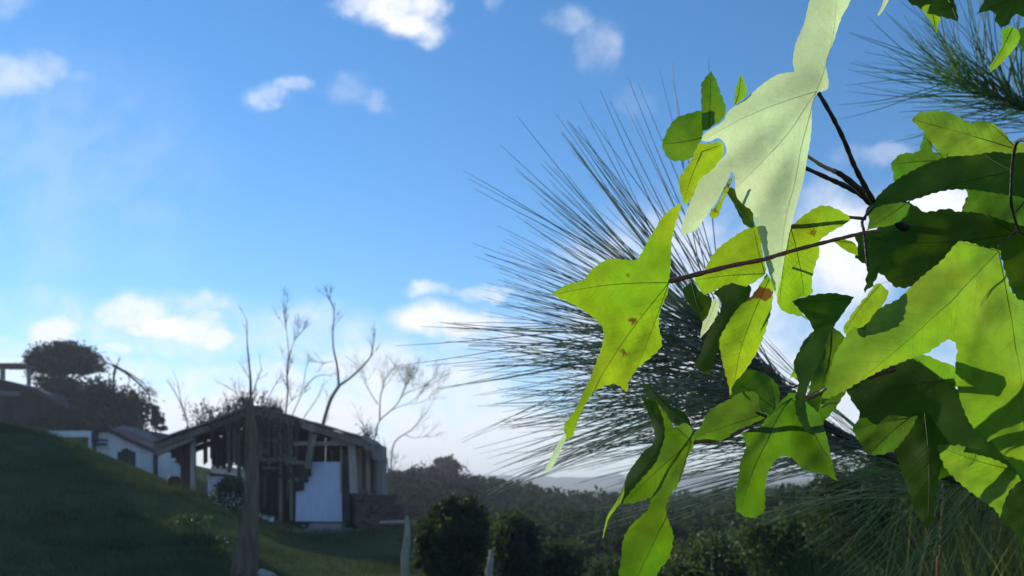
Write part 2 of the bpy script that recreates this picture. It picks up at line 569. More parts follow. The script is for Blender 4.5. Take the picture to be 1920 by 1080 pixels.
def ground_z(x, y):
    x = np.atleast_1d(np.asarray(x, float))
    y = np.atleast_1d(np.asarray(y, float))
    r = np.hypot(x[:, None] - CT[None, :, 0], y[:, None] - CT[None, :, 1])
    z = tps(r) @ _sol[:_n] + _sol[_n] + _sol[_n + 1] * x + _sol[_n + 2] * y
    ey = np.maximum(np.hypot(x, y - 14) - 34, 0) / 26
    wgt = np.clip(1 - ey, 0, 1)
    wgt = wgt * wgt * (3 - 2 * wgt)
    z = np.clip(z, -2, 9)
    z = z * wgt + (-1.0) * (1 - wgt)
    z = z + 0.03 * np.sin(x * 2.1 + 1) * np.sin(y * 1.7) * (np.hypot(x, y) > 4)
    return z


def gz(x, y):
    return float(ground_z([x], [y])[0])


rad = np.concatenate([[0.0], np.geomspace(0.5, 70, 150), np.geomspace(76, 4000, 30)])
ang = np.concatenate([np.linspace(-46, 46, 231), np.linspace(50, 310, 66)])
A_, R_ = np.meshgrid(np.radians(ang), rad)
gx = (R_ * np.sin(A_)).ravel()
gy = (R_ * np.cos(A_)).ravel()
gzv = np.concatenate([ground_z(gx[i:i + 4000], gy[i:i + 4000]) for i in range(0, len(gx), 4000)])
na = len(ang)
fc = []
for i in range(len(rad) - 1):
    for k in range(na):
        k2 = (k + 1) % na
        fc.append((i * na + k, i * na + k2, (i + 1) * na + k2, (i + 1) * na + k))
g = mesh_obj('ground', np.stack([gx, gy, gzv], 1), fc, MT['grass_ground'], None, True)
g['kind'] = 'structure'


# short turf on the hill, one mass of real blades
def blades(n, xs, ys, h, wd, zoff=0.0, lean=0.5):
    z = np.concatenate([ground_z(xs[i:i + 4000], ys[i:i + 4000]) for i in range(0, n, 4000)]) + zoff
    th = rng.uniform(0, 2 * np.pi, n)
    ln = rng.uniform(0, lean, n) * h
    la = rng.uniform(0, 2 * np.pi, n)
    b = np.stack([xs, ys, z - 0.01], 1)
    sd = np.stack([np.cos(th), np.sin(th), np.zeros(n)], 1) * (wd / 2)[:, None]
    top = b + np.stack([np.cos(la) * ln, np.sin(la) * ln, h], 1)
    return np.stack([b - sd, b + sd, top + sd * 0.25, top - sd * 0.25], 1)


n = 60000
d_ = rng.uniform(8.0, 21, n)
px_ = rng.uniform(-60, 800, n)
xs = (px_ - 960) / F * d_
hh = rng.uniform(0.025, 0.085, n) * (0.6 + 0.8 * (np.sin(xs * 1.3) * np.sin(d_ * 0.9) > 0.2))
keep = ~((xs > -7.9) & (xs < -2.6) & (d_ > 17.3) & (d_ < 23))
quads_obj('grass', blades(n, xs, d_, hh, rng.uniform(0.008, 0.02, n))[keep], MT['grass'], None, 'stuff', 'short dark green grass over the shaded hillside')


nt_ = 260                                            # rank tufts, thicker along the crest of the hill
tx_ = rng.uniform(-40, 560, nt_)
td_ = np.where(rng.random(nt_) < .55, rng.uniform(15.5, 18.3, nt_), rng.uniform(9, 16, nt_))
cx_ = np.repeat((tx_ - 960) / F * td_, 26) + rng.normal(size=nt_ * 26) * .10
cy_ = np.repeat(td_, 26) + rng.normal(size=nt_ * 26) * .10
kk_ = ~((cx_ > -7.9) & (cx_ < -2.6) & (cy_ > 17.2))
cx_, cy_ = cx_[kk_], cy_[kk_]
quads_obj('grass_tufts', blades(len(cx_), cx_, cy_, rng.uniform(.07, .20, len(cx_)), rng.uniform(.008, .016, len(cx_)), 0.0, .8), MT['grass'], None, 'stuff', 'longer grass tufts scattered over the hillside')


# ------------------------------------------------------------------ foliage helpers
def crown_quads(n, c, r, size, shell=0.5, clumps=14, clump_r=0.35, zcut=None, seed=0):
    g_ = np.random.default_rng(seed)
    cl = g_.normal(size=(clumps, 3))
    cl /= np.linalg.norm(cl, axis=1)[:, None]
    cl *= g_.uniform(shell, 0.95, clumps)[:, None]
    idx = g_.integers(0, clumps, n)
    p = cl[idx] + g_.normal(size=(n, 3)) * clump_r * 0.5
    if zcut is not None:
        p = p[p[:, 2] > zcut]
    m = len(p)
    p = p * np.array(r) + np.array(c)
    return leaf_quads(p, size, g_)


def leaf_quads(p, size, g_):
    m = len(p)
    a = g_.normal(size=(m, 3))
    a /= np.linalg.norm(a, axis=1)[:, None]
    b = np.cross(a, g_.normal(size=(m, 3)))
    b /= np.linalg.norm(b, axis=1)[:, None] + 1e-9
    s = (size * g_.uniform(0.6, 1.3, m))[:, None]
    a = a * s
    b = b * s * 0.5
    return np.stack([p - a, p - b * 1.0, p + a, p + b * 1.0], 1)


def twigs(mb, pts, r0, depth, lens, rnd, spread=0.7, n=4, up=0.2):
    """recursive bare twigs growing from the last point of pts"""
    if depth == 0:
        return
    for _ in range(n):
        k = rnd.randrange(len(pts) // 2, len(pts))
        p = pts[k]
        d = (pts[k] - pts[max(0, k - 1)])
        d = d.normalized() if d.length > 1e-6 else Vector((0, 0, 1))
        d = (d + Vector((rnd.uniform(-1, 1), rnd.uniform(-1, 1) * .7, rnd.uniform(-.6, 1) + up)) * spread).normalized()
        q = [p]
        for i in range(3):
            d = (d + Vector((rnd.uniform(-1, 1), rnd.uniform(-1, 1), rnd.uniform(-.6, 1))) * 0.22).normalized()
            q.append(q[-1] + d * lens / 3)
        mb.tube(q, [r0, r0 * .8, r0 * .6, r0 * .35], 4, False)
        twigs(mb, q, r0 * 0.6, depth - 1, lens * 0.62, rnd, spread, max(2, n - 1), up)


def smooth_poly(pts, sub=4):
    out_ = []
    n_ = len(pts)
    for i in range(n_ - 1):
        p0, p1, p2, p3 = pts[max(0, i - 1)], pts[i], pts[i + 1], pts[min(n_ - 1, i + 2)]
        for k in range(sub):
            t_ = k / sub
            out_.append(0.5 * ((2 * p1) + (p2 - p0) * t_ + (2 * p0 - 5 * p1 + 4 * p2 - p3) * t_ ** 2 + (3 * p1 - p0 - 3 * p2 + p3) * t_ ** 3))
    out_.append(pts[-1])
    return out_


def bare_tree(label, d, limbs, name='bare_tree', seed=1, twn=4, twl=0.7, twd=2, material='bare_bark', group='bare trees behind the shed', twr=0.008):
    """limbs: list of (pixel polyline, radius px at start, at end). First is the trunk."""
    rnd = random.Random(seed)
    root = None
    for li, (pl, r0, r1) in enumerate(limbs):
        pts = smooth_poly([P(x, y, d + 0.25 * math.sin(li * 2.3 + i * .7) * (li > 0)) for i, (x, y) in enumerate(pl)], 4)
        if li == 0:
            b = pts[0].copy()
            z0 = gz(b.x, b.y)
            if z0 < b.z - 0.05:
                k = max(2, int((b.z - z0) / 0.4))
                low = [Vector((b.x, b.y, z0 - 0.1)).lerp(b, i / k) + Vector((0, 0, 0)) for i in range(k)]
                pts = low + pts
            root = thing(name, (b.x, b.y, z0), label, 'tree', group)
        nn = len(pts)
        sc = d / F
        rr = [(float(np.interp(i / (nn - 1), np.linspace(0, 1, len(r0)), r0)) if isinstance(r0, list) else r0 + (r1 - r0) * (i / (nn - 1))) * sc for i in range(nn)]
        MB().tube(pts, rr, 7).build('trunk' if li == 0 else 'limb', MT[material], root, True)
        tm = MB()
        twigs(tm, pts, twr, twd, twl, rnd, 0.75, twn)
        limb_last = tm
        if tm.v:
            o = tm.build('twigs', MT[material], root, False)
            o['kind'] = 'stuff'
    return root


# ------------------------------------------------------------------ far land
def ridge(name, d, pts, thick, material, rough, seed, seg=260, label=None):
    """a hill with its own depth: crest follows pts (px,py) at distance d, sloping down towards and away from the camera"""
    g_ = np.random.default_rng(seed)
    xs_ = np.linspace(pts[0][0], pts[-1][0], seg)
    cy_ = np.interp(xs_, [p[0] for p in pts], [p[1] for p in pts])
    rows = 26
    prof = np.linspace(-1, 1, rows)
    ph = g_.uniform(0, 6.28, 12)
    V_ = []
    for j, t_ in enumerate(prof):
        dd = d + t_ * thick
        for i in range(seg):
            X = (xs_[i] - 960) / F * d
            top = EYE + (HY - cy_[i]) / F * d
            z = -3 + (top + 3) * math.cos(t_ * math.pi / 2) ** 0.8
            bump_ = sum(math.sin(X * (1.0 + .7 * k) / rough + ph[k] + t_ * 3 * k) * math.sin(t_ * thick / rough * (1 + .6 * k) + ph[-1 - k]) for k in range(5)) / 5
            V_.append((X, dd, z + bump_ * rough * 0.5 * (1 - abs(t_))))
    F_ = []
    for j in range(rows - 1):
        for i in range(seg - 1):
            F_.append((j * seg + i, j * seg + i + 1, (j + 1) * seg + i + 1, (j + 1) * seg + i))
    o = mesh_obj(name, V_, F_, material, None, True)
    o['kind'] = 'structure'
    if label:
        o['label'] = label
    return o


ridge('hill', 520, [(-2600, 900), (-600, 880), (500, 884), (700, 888), (900, 893), (1040, 897), (1300, 890), (1700, 880), (2600, 890), (4200, 915)], 150, MT['far_hill'], 9, 3)
ridge('hill', 150, [(820, 935), (900, 928), (960, 932), (1050, 940), (1150, 925), (1300, 930), (1500, 910), (1800, 900), (2500, 900)], 45, MT['far_hill'], 4, 5)
ridge('scrub_hill', 75, [(-400, 860), (300, 880), (620, 900), (700, 893), (770, 884), (815, 882), (870, 900), (930, 935), (1000, 960)], 24, MT['scrub'], 2.2, 8)
# added wood out of view at the left, placed to keep the slope in shade
g_ = np.random.default_rng(301)
sd_, cd_ = math.sin(R(SUN_AZ)), math.cos(R(SUN_AZ))
W = []
tb = MB()
for i in range(26):
    o_ = g_.uniform(2.0, 3.6)
    t_ = g_.uniform(27, 33)
    cx, cy_ = cd_ * o_ + sd_ * t_, -sd_ * o_ + cd_ * t_
    z0 = gz(cx, cy_)
    h_ = g_.uniform(10.2, 10.9) - z0
    W.append((cx, cy_, z0, h_))
    tb.tube([(cx, cy_, z0 - .2), (cx + .1, cy_, z0 + h_ * .4), (cx, cy_ + .1, z0 + h_ * .85)], [.16, .12, .03], 6)
WOOD = W
WOOD_TRUNKS = tb
# brush on the bank right of the shed, one mass
n = 9000
bx_ = rng.uniform(690, 900, n)
bd_ = rng.uniform(24, 62, n)
X = (bx_ - 960) / F * bd_
Zb = ground_z(X, bd_)
p = np.stack([X, bd_, Zb + rng.uniform(0, 1, n) ** 2 * (0.35 + 0.4 * np.sin(X * 2) ** 2)], 1)
quads_obj('brush', leaf_quads(p, 0.10, rng), MT['scrub'], None, 'stuff', 'brown leafless brush on the bank right of the shed')
tm = MB()
rnd = random.Random(4)
for i in range(240):
    d = rnd.uniform(24, 60)
    x = (rnd.uniform(690, 890) - 960) / F * d
    b = Vector((x, d, gz(x, d)))
    q = [b]
    for k in range(4):
        q.append(q[-1] + Vector((rnd.uniform(-.12, .12), rnd.uniform(-.1, .1), rnd.uniform(.12, .3))))
    tm.tube(q, [.012, .01, .008, .006, .004], 3, False)
bs_ = tm.build('brush_stems', MT['scrub'], None)
bs_['kind'] = 'stuff'
bs_['label'] = 'thin bare stems standing in the brown brush'

quads_obj('shade_wood', np.concatenate([crown_quads(1500, (x, y, z + h * .56), (1.5, 1.5, h * .44), .22, .2, 30, .4, None, 400 + i) for i, (x, y, z, h) in enumerate(WOOD)]), MT['dark_leaf'], None, 'stuff', 'added unseen wood that keeps the lawn in shade')
wt_ = WOOD_TRUNKS.build('shade_wood_trunks', MT['bare_bark'])
wt_['kind'] = 'stuff'
wt_['label'] = 'trunks of the added unseen wood that shades the lawn'
# woods filling the valley behind the bushes
n = 52000
bx_ = rng.uniform(880, 2300, n)
bd_ = 13 + 85 * rng.uniform(0, 1, n) ** 1.5
X = (bx_ - 960) / F * bd_
Zb = ground_z(X, bd_)
hz_ = (.40 + .3 * np.sin(X * .9 + 1) * np.sin(bd_ * .5) + .2 * np.sin(X * 2.3) * np.sin(bd_ * 1.9)) * np.clip((bx_ - 860) / 120, .25, 1) * np.clip(40 / bd_, .3, 1) + .12
p = np.stack([X, bd_, Zb + rng.uniform(0, 1, n) ** .6 * hz_], 1)
q_ = leaf_quads(p, 1.0, rng)
q_ = p[:, None, :] + (q_ - p[:, None, :]) * (.05 + bd_ * .0035)[:, None, None]
quads_obj('woods', q_, MT['wood_leaf'], None, 'stuff', 'blurred dark green woods filling the valley')

# ------------------------------------------------------------------ the open wooden shed
DS = 18.0
k_ = DS / F


def Q(px, py, y):      # shed drawing board: metres along the shed front (measured at its front plane), at depth y
    p_ = P(px, py, DS)
    return Vector((p_.x, y, p_.z))


shed = thing('wooden_shed', (Q(520, 990, DS).x, DS, gz(Q(520, 990, DS).x, DS)), 'weathered open wooden shed with low gable roof, hanging boards and a white door sheet', 'shed')
prof = [(306, 833), (338, 820), (372, 808), (410, 795), (446, 781), (478, 767), (500, 768), (530, 777), (565, 787), (600, 797), (640, 809), (672, 818), (690, 824), (702, 835), (708, 864)]
ybk = DS + 1.6
nseg = len(prof) - 1
for i in range(nseg):                         # roof sheets, each a piece
    a, b = Q(*prof[i], DS), Q(*prof[i + 1], DS)
    c = (a + b) / 2
    L = (b - a).length
    an = math.atan2(b.z - a.z, b.x - a.x)
    for j in range(2):
        y0 = DS - 0.55 + j * .95
        piece('roof_sheet', shed, (c.x, y0 + .5, c.z + 0.012 * j + .01 * (i % 2)), (L * 1.04, 1.02, 0.04), MT['roof'], (0, -an, 0))
# fascia boards below the sheets and rafters inside
for i in range(nseg - 1):
    a, b = Q(*prof[i], DS), Q(*prof[i + 1], DS)
    c = (a + b) / 2
    L = (b - a).length
    an = math.atan2(b.z - a.z, b.x - a.x)
    piece('fascia_board', shed, (c.x, DS - .46, c.z - 0.115 - 0.0), (L * 1.0, 0.05, 0.15 if i > 5 else 0.12), MT['wood'], (0, -an, 0))
    for yy in (DS + .5, DS + 1.35):
        piece('rafter', shed, (c.x, yy, c.z - 0.11), (L * 1.0, 0.06, 0.14), MT['wood_dark'], (0, -an, 0))
for px, py in ((480, 785), (420, 806), (600, 812), (680, 836)):
    a = Q(px, py, DS)
    piece('purlin', shed, (a.x, DS + .45, a.z), (0.09, 1.8, 0.11), MT['wood_dark'])


def roof_py(px):
    return float(np.interp(px, [p[0] for p in prof], [p[1] for p in prof]))


def vboard(name, px, pw, top, bot, y, m, tilt=0.0, th=0.03, twist=0.0, tilty=0.0):
    a, b = Q(px, top, y), Q(px, bot, y)
    c = (a + b) / 2
    return piece(name, shed, c, (pw * k_, th, a.z - b.z), m, (tilty, tilt, twist))


rnd = random.Random(21)
# left bay: thin slats hanging from the roof
x = 374.0
while x < 456:
    wd = rnd.uniform(4, 7)
    vboard('slat', x, wd, roof_py(x) + 16, rnd.uniform(856, 876) + (x - 374) * .12, DS + rnd.uniform(-.05, .5), MT['wood_dark'] if rnd.random() < .8 else MT['wood'], rnd.uniform(-.012, .012))
    x += wd + rnd.uniform(-1.0, .6)
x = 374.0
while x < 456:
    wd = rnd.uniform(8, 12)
    vboard('dark_fill_board', x, wd, roof_py(x) + 12, rnd.uniform(866, 876), DS + .9 + rnd.uniform(0, .1), MT['wood_dark'])  # second row of dark boards, added so the slat gaps fill with darkness
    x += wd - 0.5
# bay behind the tree trunk and right of it: wider boards, broken ends
for (px, pw, top, bot, m) in [(462, 6, 0, 905, 'wood'), (480, 6, 0, 985, 'wood'), (470, 7, 0, 930, 'wood_dark'), (488, 5, 0, 860, 'wood'), (495, 8, 0, 950, 'wood_dark'),
                              (503, 5, 0, 880, 'wood'), (511, 6, 0, 862, 'wood_dark'), (518, 6, 0, 868, 'wood'), (526, 6, 0, 985, 'wood'), (534, 7, 0, 870, 'wood'),
                              (541, 6, 0, 940, 'wood_dark'), (548, 6, 0, 975, 'wood'), (554, 5, 0, 880, 'wood')]:
    t_ = roof_py(px) + 14
    vboard('board', px, pw, t_, bot, DS + rnd.uniform(-.12, .15), MT[m], rnd.uniform(-.01, .015), 0.035, rnd.uniform(-.2, .2))
x = 456.0
while x < 558:
    wd = rnd.uniform(9, 14)
    vboard('dark_fill_board', x, wd, roof_py(x) + 12, rnd.uniform(955, 985), DS + .75 + rnd.uniform(0, .1), MT['wood_dark'])  # dark row added behind the wider boards to fill their gaps with darkness
    x += wd - 0.6
for (x0, x1, y, h, yy) in [(488, 560, 862, 6, -.2), (500, 545, 826, 4, -.16), (496, 530, 878, 4, -.2), (540, 585, 868, 7, -.2), (520, 582, 893, 3, -.17), (470, 560, 843, 3, .2)]:
    a, b = Q(x0, y, DS + yy), Q(x1, y, DS + yy)
    piece('batten', shed, (a + b) / 2, ((x1 - x0) * k_, .05, h * k_), MT['wood_dark'] if h < 4 else MT['wood'], (0, rnd.uniform(-.05, .05), 0))
# small shingle scraps dangling at mid height
for i in range(26):
    px, py = rnd.uniform(486, 584), rnd.uniform(845, 905)
    a = Q(px, py, DS - .2 - rnd.random() * .1)
    piece('scrap', shed, a, (rnd.uniform(3, 10) * k_, .02, rnd.uniform(2, 7) * k_), MT['wood_dark'] if i % 3 else MT['wood'], (rnd.uniform(-.2, .2), rnd.uniform(-.3, .3), rnd.uniform(-.3, .3)))
# dark patch of boards beside the top of the white sheet
for i, (px, pw, top, bot) in enumerate([(561, 8, 868, 921), (569, 8, 866, 920), (577, 8, 868, 905), (584, 6, 866, 893)]):
    vboard('board', px, pw, top, bot, DS - .16, MT['wood_dark'], rnd.uniform(-.02, .02))
# white door sheet, a little crooked, with its frame posts
o = MB().prism([(Q(556, 977, 0).x, Q(556, 977, 0).z), (Q(643, 978, 0).x, Q(643, 978, 0).z), (Q(641, 866, 0).x, Q(641, 866, 0).z), (Q(570, 867, 0).x, Q(570, 867, 0).z), (Q(567, 900, 0).x, Q(567, 900, 0).z), (Q(557, 921, 0).x, Q(557, 921, 0).z)][::-1], DS - .09, DS - .05).build('door_sheet', MT['board_white'], shed)
o['label'] = 'bluish white door sheet'
vboard('door_edge', 642, 3, 838, 924, DS - .12, MT['wood_pale'])
vboard('post', 651, 12, 852, 982, DS - .02, MT['wood_dark'], 0, .14)
vboard('post', 664, 8, 850, 975, DS + .12, MT['red_wood'], 0, .1)
vboard('corner_post', 665, 14, 826, 925, DS - .17, MT['wood_pale'], -0.035, .14)
a, b = Q(556, 831, DS - .2), Q(668, 834, DS - .2)
piece('header_beam', shed, (Q(612, 833, DS - .22)), (112 * k_, .09, 7.5 * k_), MT['wood_pale'], (0, -0.0, 0))
piece('header_beam', shed, (Q(648, 828, DS - .25)), (44 * k_, .09, 5 * k_), MT['wood_pale'], (0, .08, 0))
vboard('leaning_post', 589, 11, 805, 880, DS - .30, MT['wood'], 0.14, .1)
vboard('leaning_post', 597, 7, 800, 838, DS - .33, MT['wood_pale'], 0.12, .06)
vboard('inner_post', 601, 5, 838, 864, DS + 1.2, MT['wood'], 0, .08)
vboard('inner_post', 625, 9, 838, 866, DS + 1.0, MT['wood'], 0, .08)
# right side wall boards
for (px, pw, top, bot, m) in [(676, 8, 831, 922, 'wood'), (683, 6, 834, 918, 'wood_dark'), (690, 8, 834, 924, 'wood'), (697, 7, 836, 922, 'wood_dark'), (702, 7, 840, 927, 'wood')]:
    vboard('side_board', px, pw, top, bot, DS - .1 + (px - 676) * .006, MT[m], rnd.uniform(-.015, .015))
for i in range(22):
    px, py = rnd.uniform(662, 712), rnd.uniform(918, 931)
    piece('stone', shed, Q(px, py, DS - .12 + rnd.random() * .2), (rnd.uniform(4, 9) * k_, rnd.uniform(4, 9) * k_, rnd.uniform(3, 6) * k_), MT['stone'], (rnd.random(), rnd.random(), rnd.random()))
# left end: brown panel, light posts and low beams
for i, px in enumerate((343, 350, 357, 364)):
    vboard('brown_board', px, 7.2, roof_py(px) + 12, 916, DS - .02 + .02 * (i % 2), MT['red_wood'])
for px in range(316, 342, 7):
    vboard('brown_board', px, 7.2, roof_py(px) + 12, 848 + (px - 316) * 1.2, DS + .1, MT['red_wood'])
vboard('post', 369, 7, 818, 922, DS - .2, MT['wood_pale'], 0, .1)
vboard('post', 454, 5, 790, 900, DS - .2, MT['wood'], 0, .08)
vboard('post', 434, 5, 800, 886, DS - .15, MT['wood'], 0.0, .08)
piece('tie_beam', shed, Q(343, 838, DS - .4), (74 * k_, .08, 9 * k_), MT['wood'], (0, -0.40, 0))
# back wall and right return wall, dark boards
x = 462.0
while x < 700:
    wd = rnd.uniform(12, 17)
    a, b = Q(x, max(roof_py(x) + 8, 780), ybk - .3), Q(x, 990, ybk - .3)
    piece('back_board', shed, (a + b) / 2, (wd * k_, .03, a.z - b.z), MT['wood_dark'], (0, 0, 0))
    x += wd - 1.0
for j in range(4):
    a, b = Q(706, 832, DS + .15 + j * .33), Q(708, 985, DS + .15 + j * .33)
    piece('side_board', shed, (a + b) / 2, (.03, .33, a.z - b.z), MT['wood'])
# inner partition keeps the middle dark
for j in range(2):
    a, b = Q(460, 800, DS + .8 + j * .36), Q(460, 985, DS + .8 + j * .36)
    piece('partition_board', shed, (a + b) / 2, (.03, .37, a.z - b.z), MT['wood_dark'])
# floor sill and steps
piece('sill', shed, Q(600, 981, DS - .05), (96 * k_, .16, 5 * k_), MT['wood_dark'])
piece('pier', shed, Q(571, 988, DS - .05), (7 * k_, .12, 14 * k_), MT['concrete'])
piece('pier', shed, Q(640, 988, DS + .05), (10 * k_, .12, 16 * k_), MT['concrete'])
piece('floor_shade_block', shed, Q(590, 987, DS + .6), (70 * k_, .9, 13 * k_), MT['black'])  # solid black block standing in for the shade under the floor
# white sheets hanging in the left bay
for i in range(4):
    piece('tarp', shed, Q(386 + i * 19, 878 + i * 2.4, DS + .62 + .01 * (i % 2)), (19.4 * k_, .02, 15 * k_), MT['white'], (0, 0.12, 0))
piece('low_panel', shed, Q(392, 893, DS + .8), (50 * k_, .04, 14 * k_), MT['bluedark'], (0, 0.08, 0))
o = piece('white_panel', shed, Q(397, 914, DS + .35), (26 * k_, .03, 42 * k_), MT['board_white'])
o['label'] = 'narrow bluish white panel'
vboard('post', 379, 3, 890, 930, DS + .4, MT['white'], 0, .06)

st = thing('concrete_step', Q(622, 990, DS - .5), 'low concrete step below the white door sheet of the shed', 'step')
MB().box(Q(622, 986, DS - .42), (58 * k_, .5, 11 * k_)).build('tread', MT['concrete'], st)
MB().box(Q(628, 993, DS - .62), (78 * k_, .5, 9 * k_)).build('base', MT['concrete'], st)
pth = MB()
pts = [(545, 1000), (600, 1012), (690, 1000), (710, 992)]
Vp = []
Fp = []
for i in range(25):
    xx = -5.1 + i * 0.085
    for j in range(8):
        yy = 16.2 + j * .14 + .05 * math.sin(i * .9)
        Vp.append((xx, yy, gz(xx, yy) + .03))
for i in range(24):
    for j in range(7):
        Fp.append((i * 8 + j, (i + 1) * 8 + j, (i + 1) * 8 + j + 1, i * 8 + j + 1))
o = mesh_obj('path', Vp, Fp, MT['concrete'])
o['kind'] = 'structure'

# buckets under the boards
bucket0 = None
for i, (px, py, s_) in enumerate([(493, 978, 1.0), (505, 981, .95), (517, 983, 1.05)]):
    c = Q(px, py, DS - .35)
    t_ = thing('bucket', (c.x, c.y, gz(c.x, c.y)), ['white bucket closest to the tree trunk under the hanging boards', 'middle white bucket of three under the hanging boards', 'white bucket nearest the plank post under the hanging boards'][i], 'bucket', 'white buckets under the shed boards')
    top = P(px, py - 14, DS - .35).z
    z0 = gz(c.x, c.y)
    MB().tube([(c.x, c.y, z0), (c.x, c.y, top)], [4.4 * k_ * s_, 5.4 * k_ * s_], 14).build('pail', MT['white'], t_)
    MB().tube([(c.x, c.y, top - .02), (c.x, c.y, top + .012)], [5.8 * k_ * s_, 5.8 * k_ * s_], 14).build('rim', MT['bluegrey'], t_)

# dry stone wall right of the shed
c0, c1 = P(662, 980, 17.6), P(768, 982, 17.6)
zb = gz(c0.x, 17.6)
sw = thing('stone_wall', (c0.x, 17.6, zb), 'low rough brown stone wall running right from the shed corner', 'wall')
rows = 8
topz = P(700, 932, 17.6).z
for r_ in range(rows):
    zz = zb + (topz - zb) * (r_ + .5) / rows
    xx = c0.x + rnd.uniform(0, .1)
    endx = c1.x - r_ * .06
    while xx < endx:
        wd = rnd.uniform(.07, .17)
        piece('stone', sw, (xx + wd / 2, 17.7 + rnd.uniform(-.04, .04), zz + rnd.uniform(-.015, .015)), (wd * .96, .3, (topz - zb) / rows * rnd.uniform(.86, 1.02)), MT['scrub'] if rnd.random() < .8 else MT['brown_wall'], (rnd.uniform(-.08, .08), rnd.uniform(-.06, .06), rnd.uniform(-.08, .08)))
        xx += wd
piece('coping', sw, ((c0.x + c1.x) / 2 - .1, 17.7, topz + .03), (c1.x - c0.x - .3, .34, .05), MT['brown_wall'], (0, 0.01, 0))
lg = thing('timber', P(745, 981, 17.0), 'pale timber lying on the ground before the stone wall', 'timber')
MB().tube([P(712, 980, 17.0), P(745, 979, 17.0), P(768, 978, 17.0)], [.035, .04, .035], 8).build('log', MT['wood_pale'], lg)

# ------------------------------------------------------------------ white house left of the shed
DW = 24.0
kw = DW / F
wh = thing('white_house', P(240, 900, DW), 'low white outbuilding with slate gable roof and dark cut-corner doorway', 'house')


def pw_(px, py):
    p_ = P(px, py, DW)
    return (p_.x, p_.z)


# front wall as vertical boards cut round the doorway
wall_top = [(176, 811), (203, 810), (250, 832), (304, 856)]
xb = 150.0
door_top = [(218, 862), (219, 850), (235, 839), (252, 847)]
while xb < 290:
    x1 = min(xb + 7.0, 290)
    xm = (xb + x1) / 2
    tp = float(np.interp(xm, [p[0] for p in wall_top], [p[1] for p in wall_top]))
    if xm < 178:
        tp = 845
    if 218 < xm < 252:
        bt = float(np.interp(xm, [p[0] for p in door_top], [p[1] for p in door_top]))
    else:
        bt = 940
    if xm > 176:
        a, b = pw_(xb, tp), pw_(x1, bt)
        piece('wall_board', wh, ((a[0] + b[0]) / 2, DW + .012 * (int(xb / 7) % 2), (a[1] + b[1]) / 2), (b[0] - a[0] - .004, .05, a[1] - b[1]), MT['white'])
    xb = x1
MB().prism([pw_(218, 940), pw_(252, 940), pw_(252, 845), pw_(235, 838), pw_(219, 849), pw_(218, 860)], DW + .10, DW + .14).build('door', MT['bluedark'], wh)
piece('corner_post', wh, (pw_(293, 0)[0], DW - .02, (pw_(0, 852)[1] + pw_(0, 930)[1]) / 2), (7 * kw, .12, pw_(0, 852)[1] - pw_(0, 930)[1]), MT['slate'])
# roof slab: rakes down to the right, runs back
rk = [(178, 806), (206, 805), (255, 829), (308, 852)]
for i in range(3):
    a, b = pw_(*rk[i]), pw_(*rk[i + 1])
    L = math.hypot(b[0] - a[0], b[1] - a[1])
    an = math.atan2(b[1] - a[1], b[0] - a[0])
    piece('roof_slab', wh, ((a[0] + b[0]) / 2, DW + .55, (a[1] + b[1]) / 2), (L * 1.02, 1.5, 7 * kw), MT['slate'], (0, -an, 0))
# porch on the left, white edge board over dark opening
a, b = pw_(104, 811), pw_(204, 811)
for i in range(3):
    x0 = a[0] + (b[0] - a[0]) * i / 3 * .78
    x1 = a[0] + (b[0] - a[0]) * (i + 1) / 3 * .78
    piece('porch_fascia', wh, ((x0 + x1) / 2, DW - .3, pw_(0, 816)[1]), (x1 - x0 - .015, .06, 10 * kw), MT['white'])
piece('porch_roof', wh, (pw_(142, 0)[0], DW + .8, pw_(0, 811)[1]), (78 * kw, 2.2, .05), MT['white'])
piece('porch_shade_panel', wh, (pw_(150, 0)[0], DW + 1.6, pw_(0, 835)[1]), (74 * kw, .05, 36 * kw), MT['black'])  # near-black panel standing in for the shade inside the porch
piece('porch_post', wh, (pw_(179, 0)[0], DW - .28, pw_(0, 836)[1]), (5 * kw, .08, 40 * kw), MT['white'])
piece('porch_rail', wh, (pw_(168, 0)[0], DW - .34, pw_(0, 848)[1]), (30 * kw, .05, 3 * kw), MT['wood_pale'])
mt_ = thing('meter_box', (pw_(188, 0)[0], DW - .2, pw_(0, 816)[1]), 'blue grey box on a post with two arms before the white wall', 'meter box')
piece('case', mt_, (pw_(184, 0)[0], DW - .25, pw_(0, 820)[1]), (13 * kw, .12, 19 * kw), MT['slate'])
piece('post', mt_, (pw_(186, 0)[0], DW - .25, pw_(0, 846)[1]), (4 * kw, .06, 44 * kw), MT['slate'])
piece('arm', mt_, (pw_(199, 0)[0], DW - .24, pw_(0, 826)[1]), (20 * kw, .05, 4 * kw), MT['slate'], (0, 0.1, 0))
piece('arm', mt_, (pw_(198, 0)[0], DW - .24, pw_(0, 834)[1]), (20 * kw, .05, 4 * kw), MT['slate'])
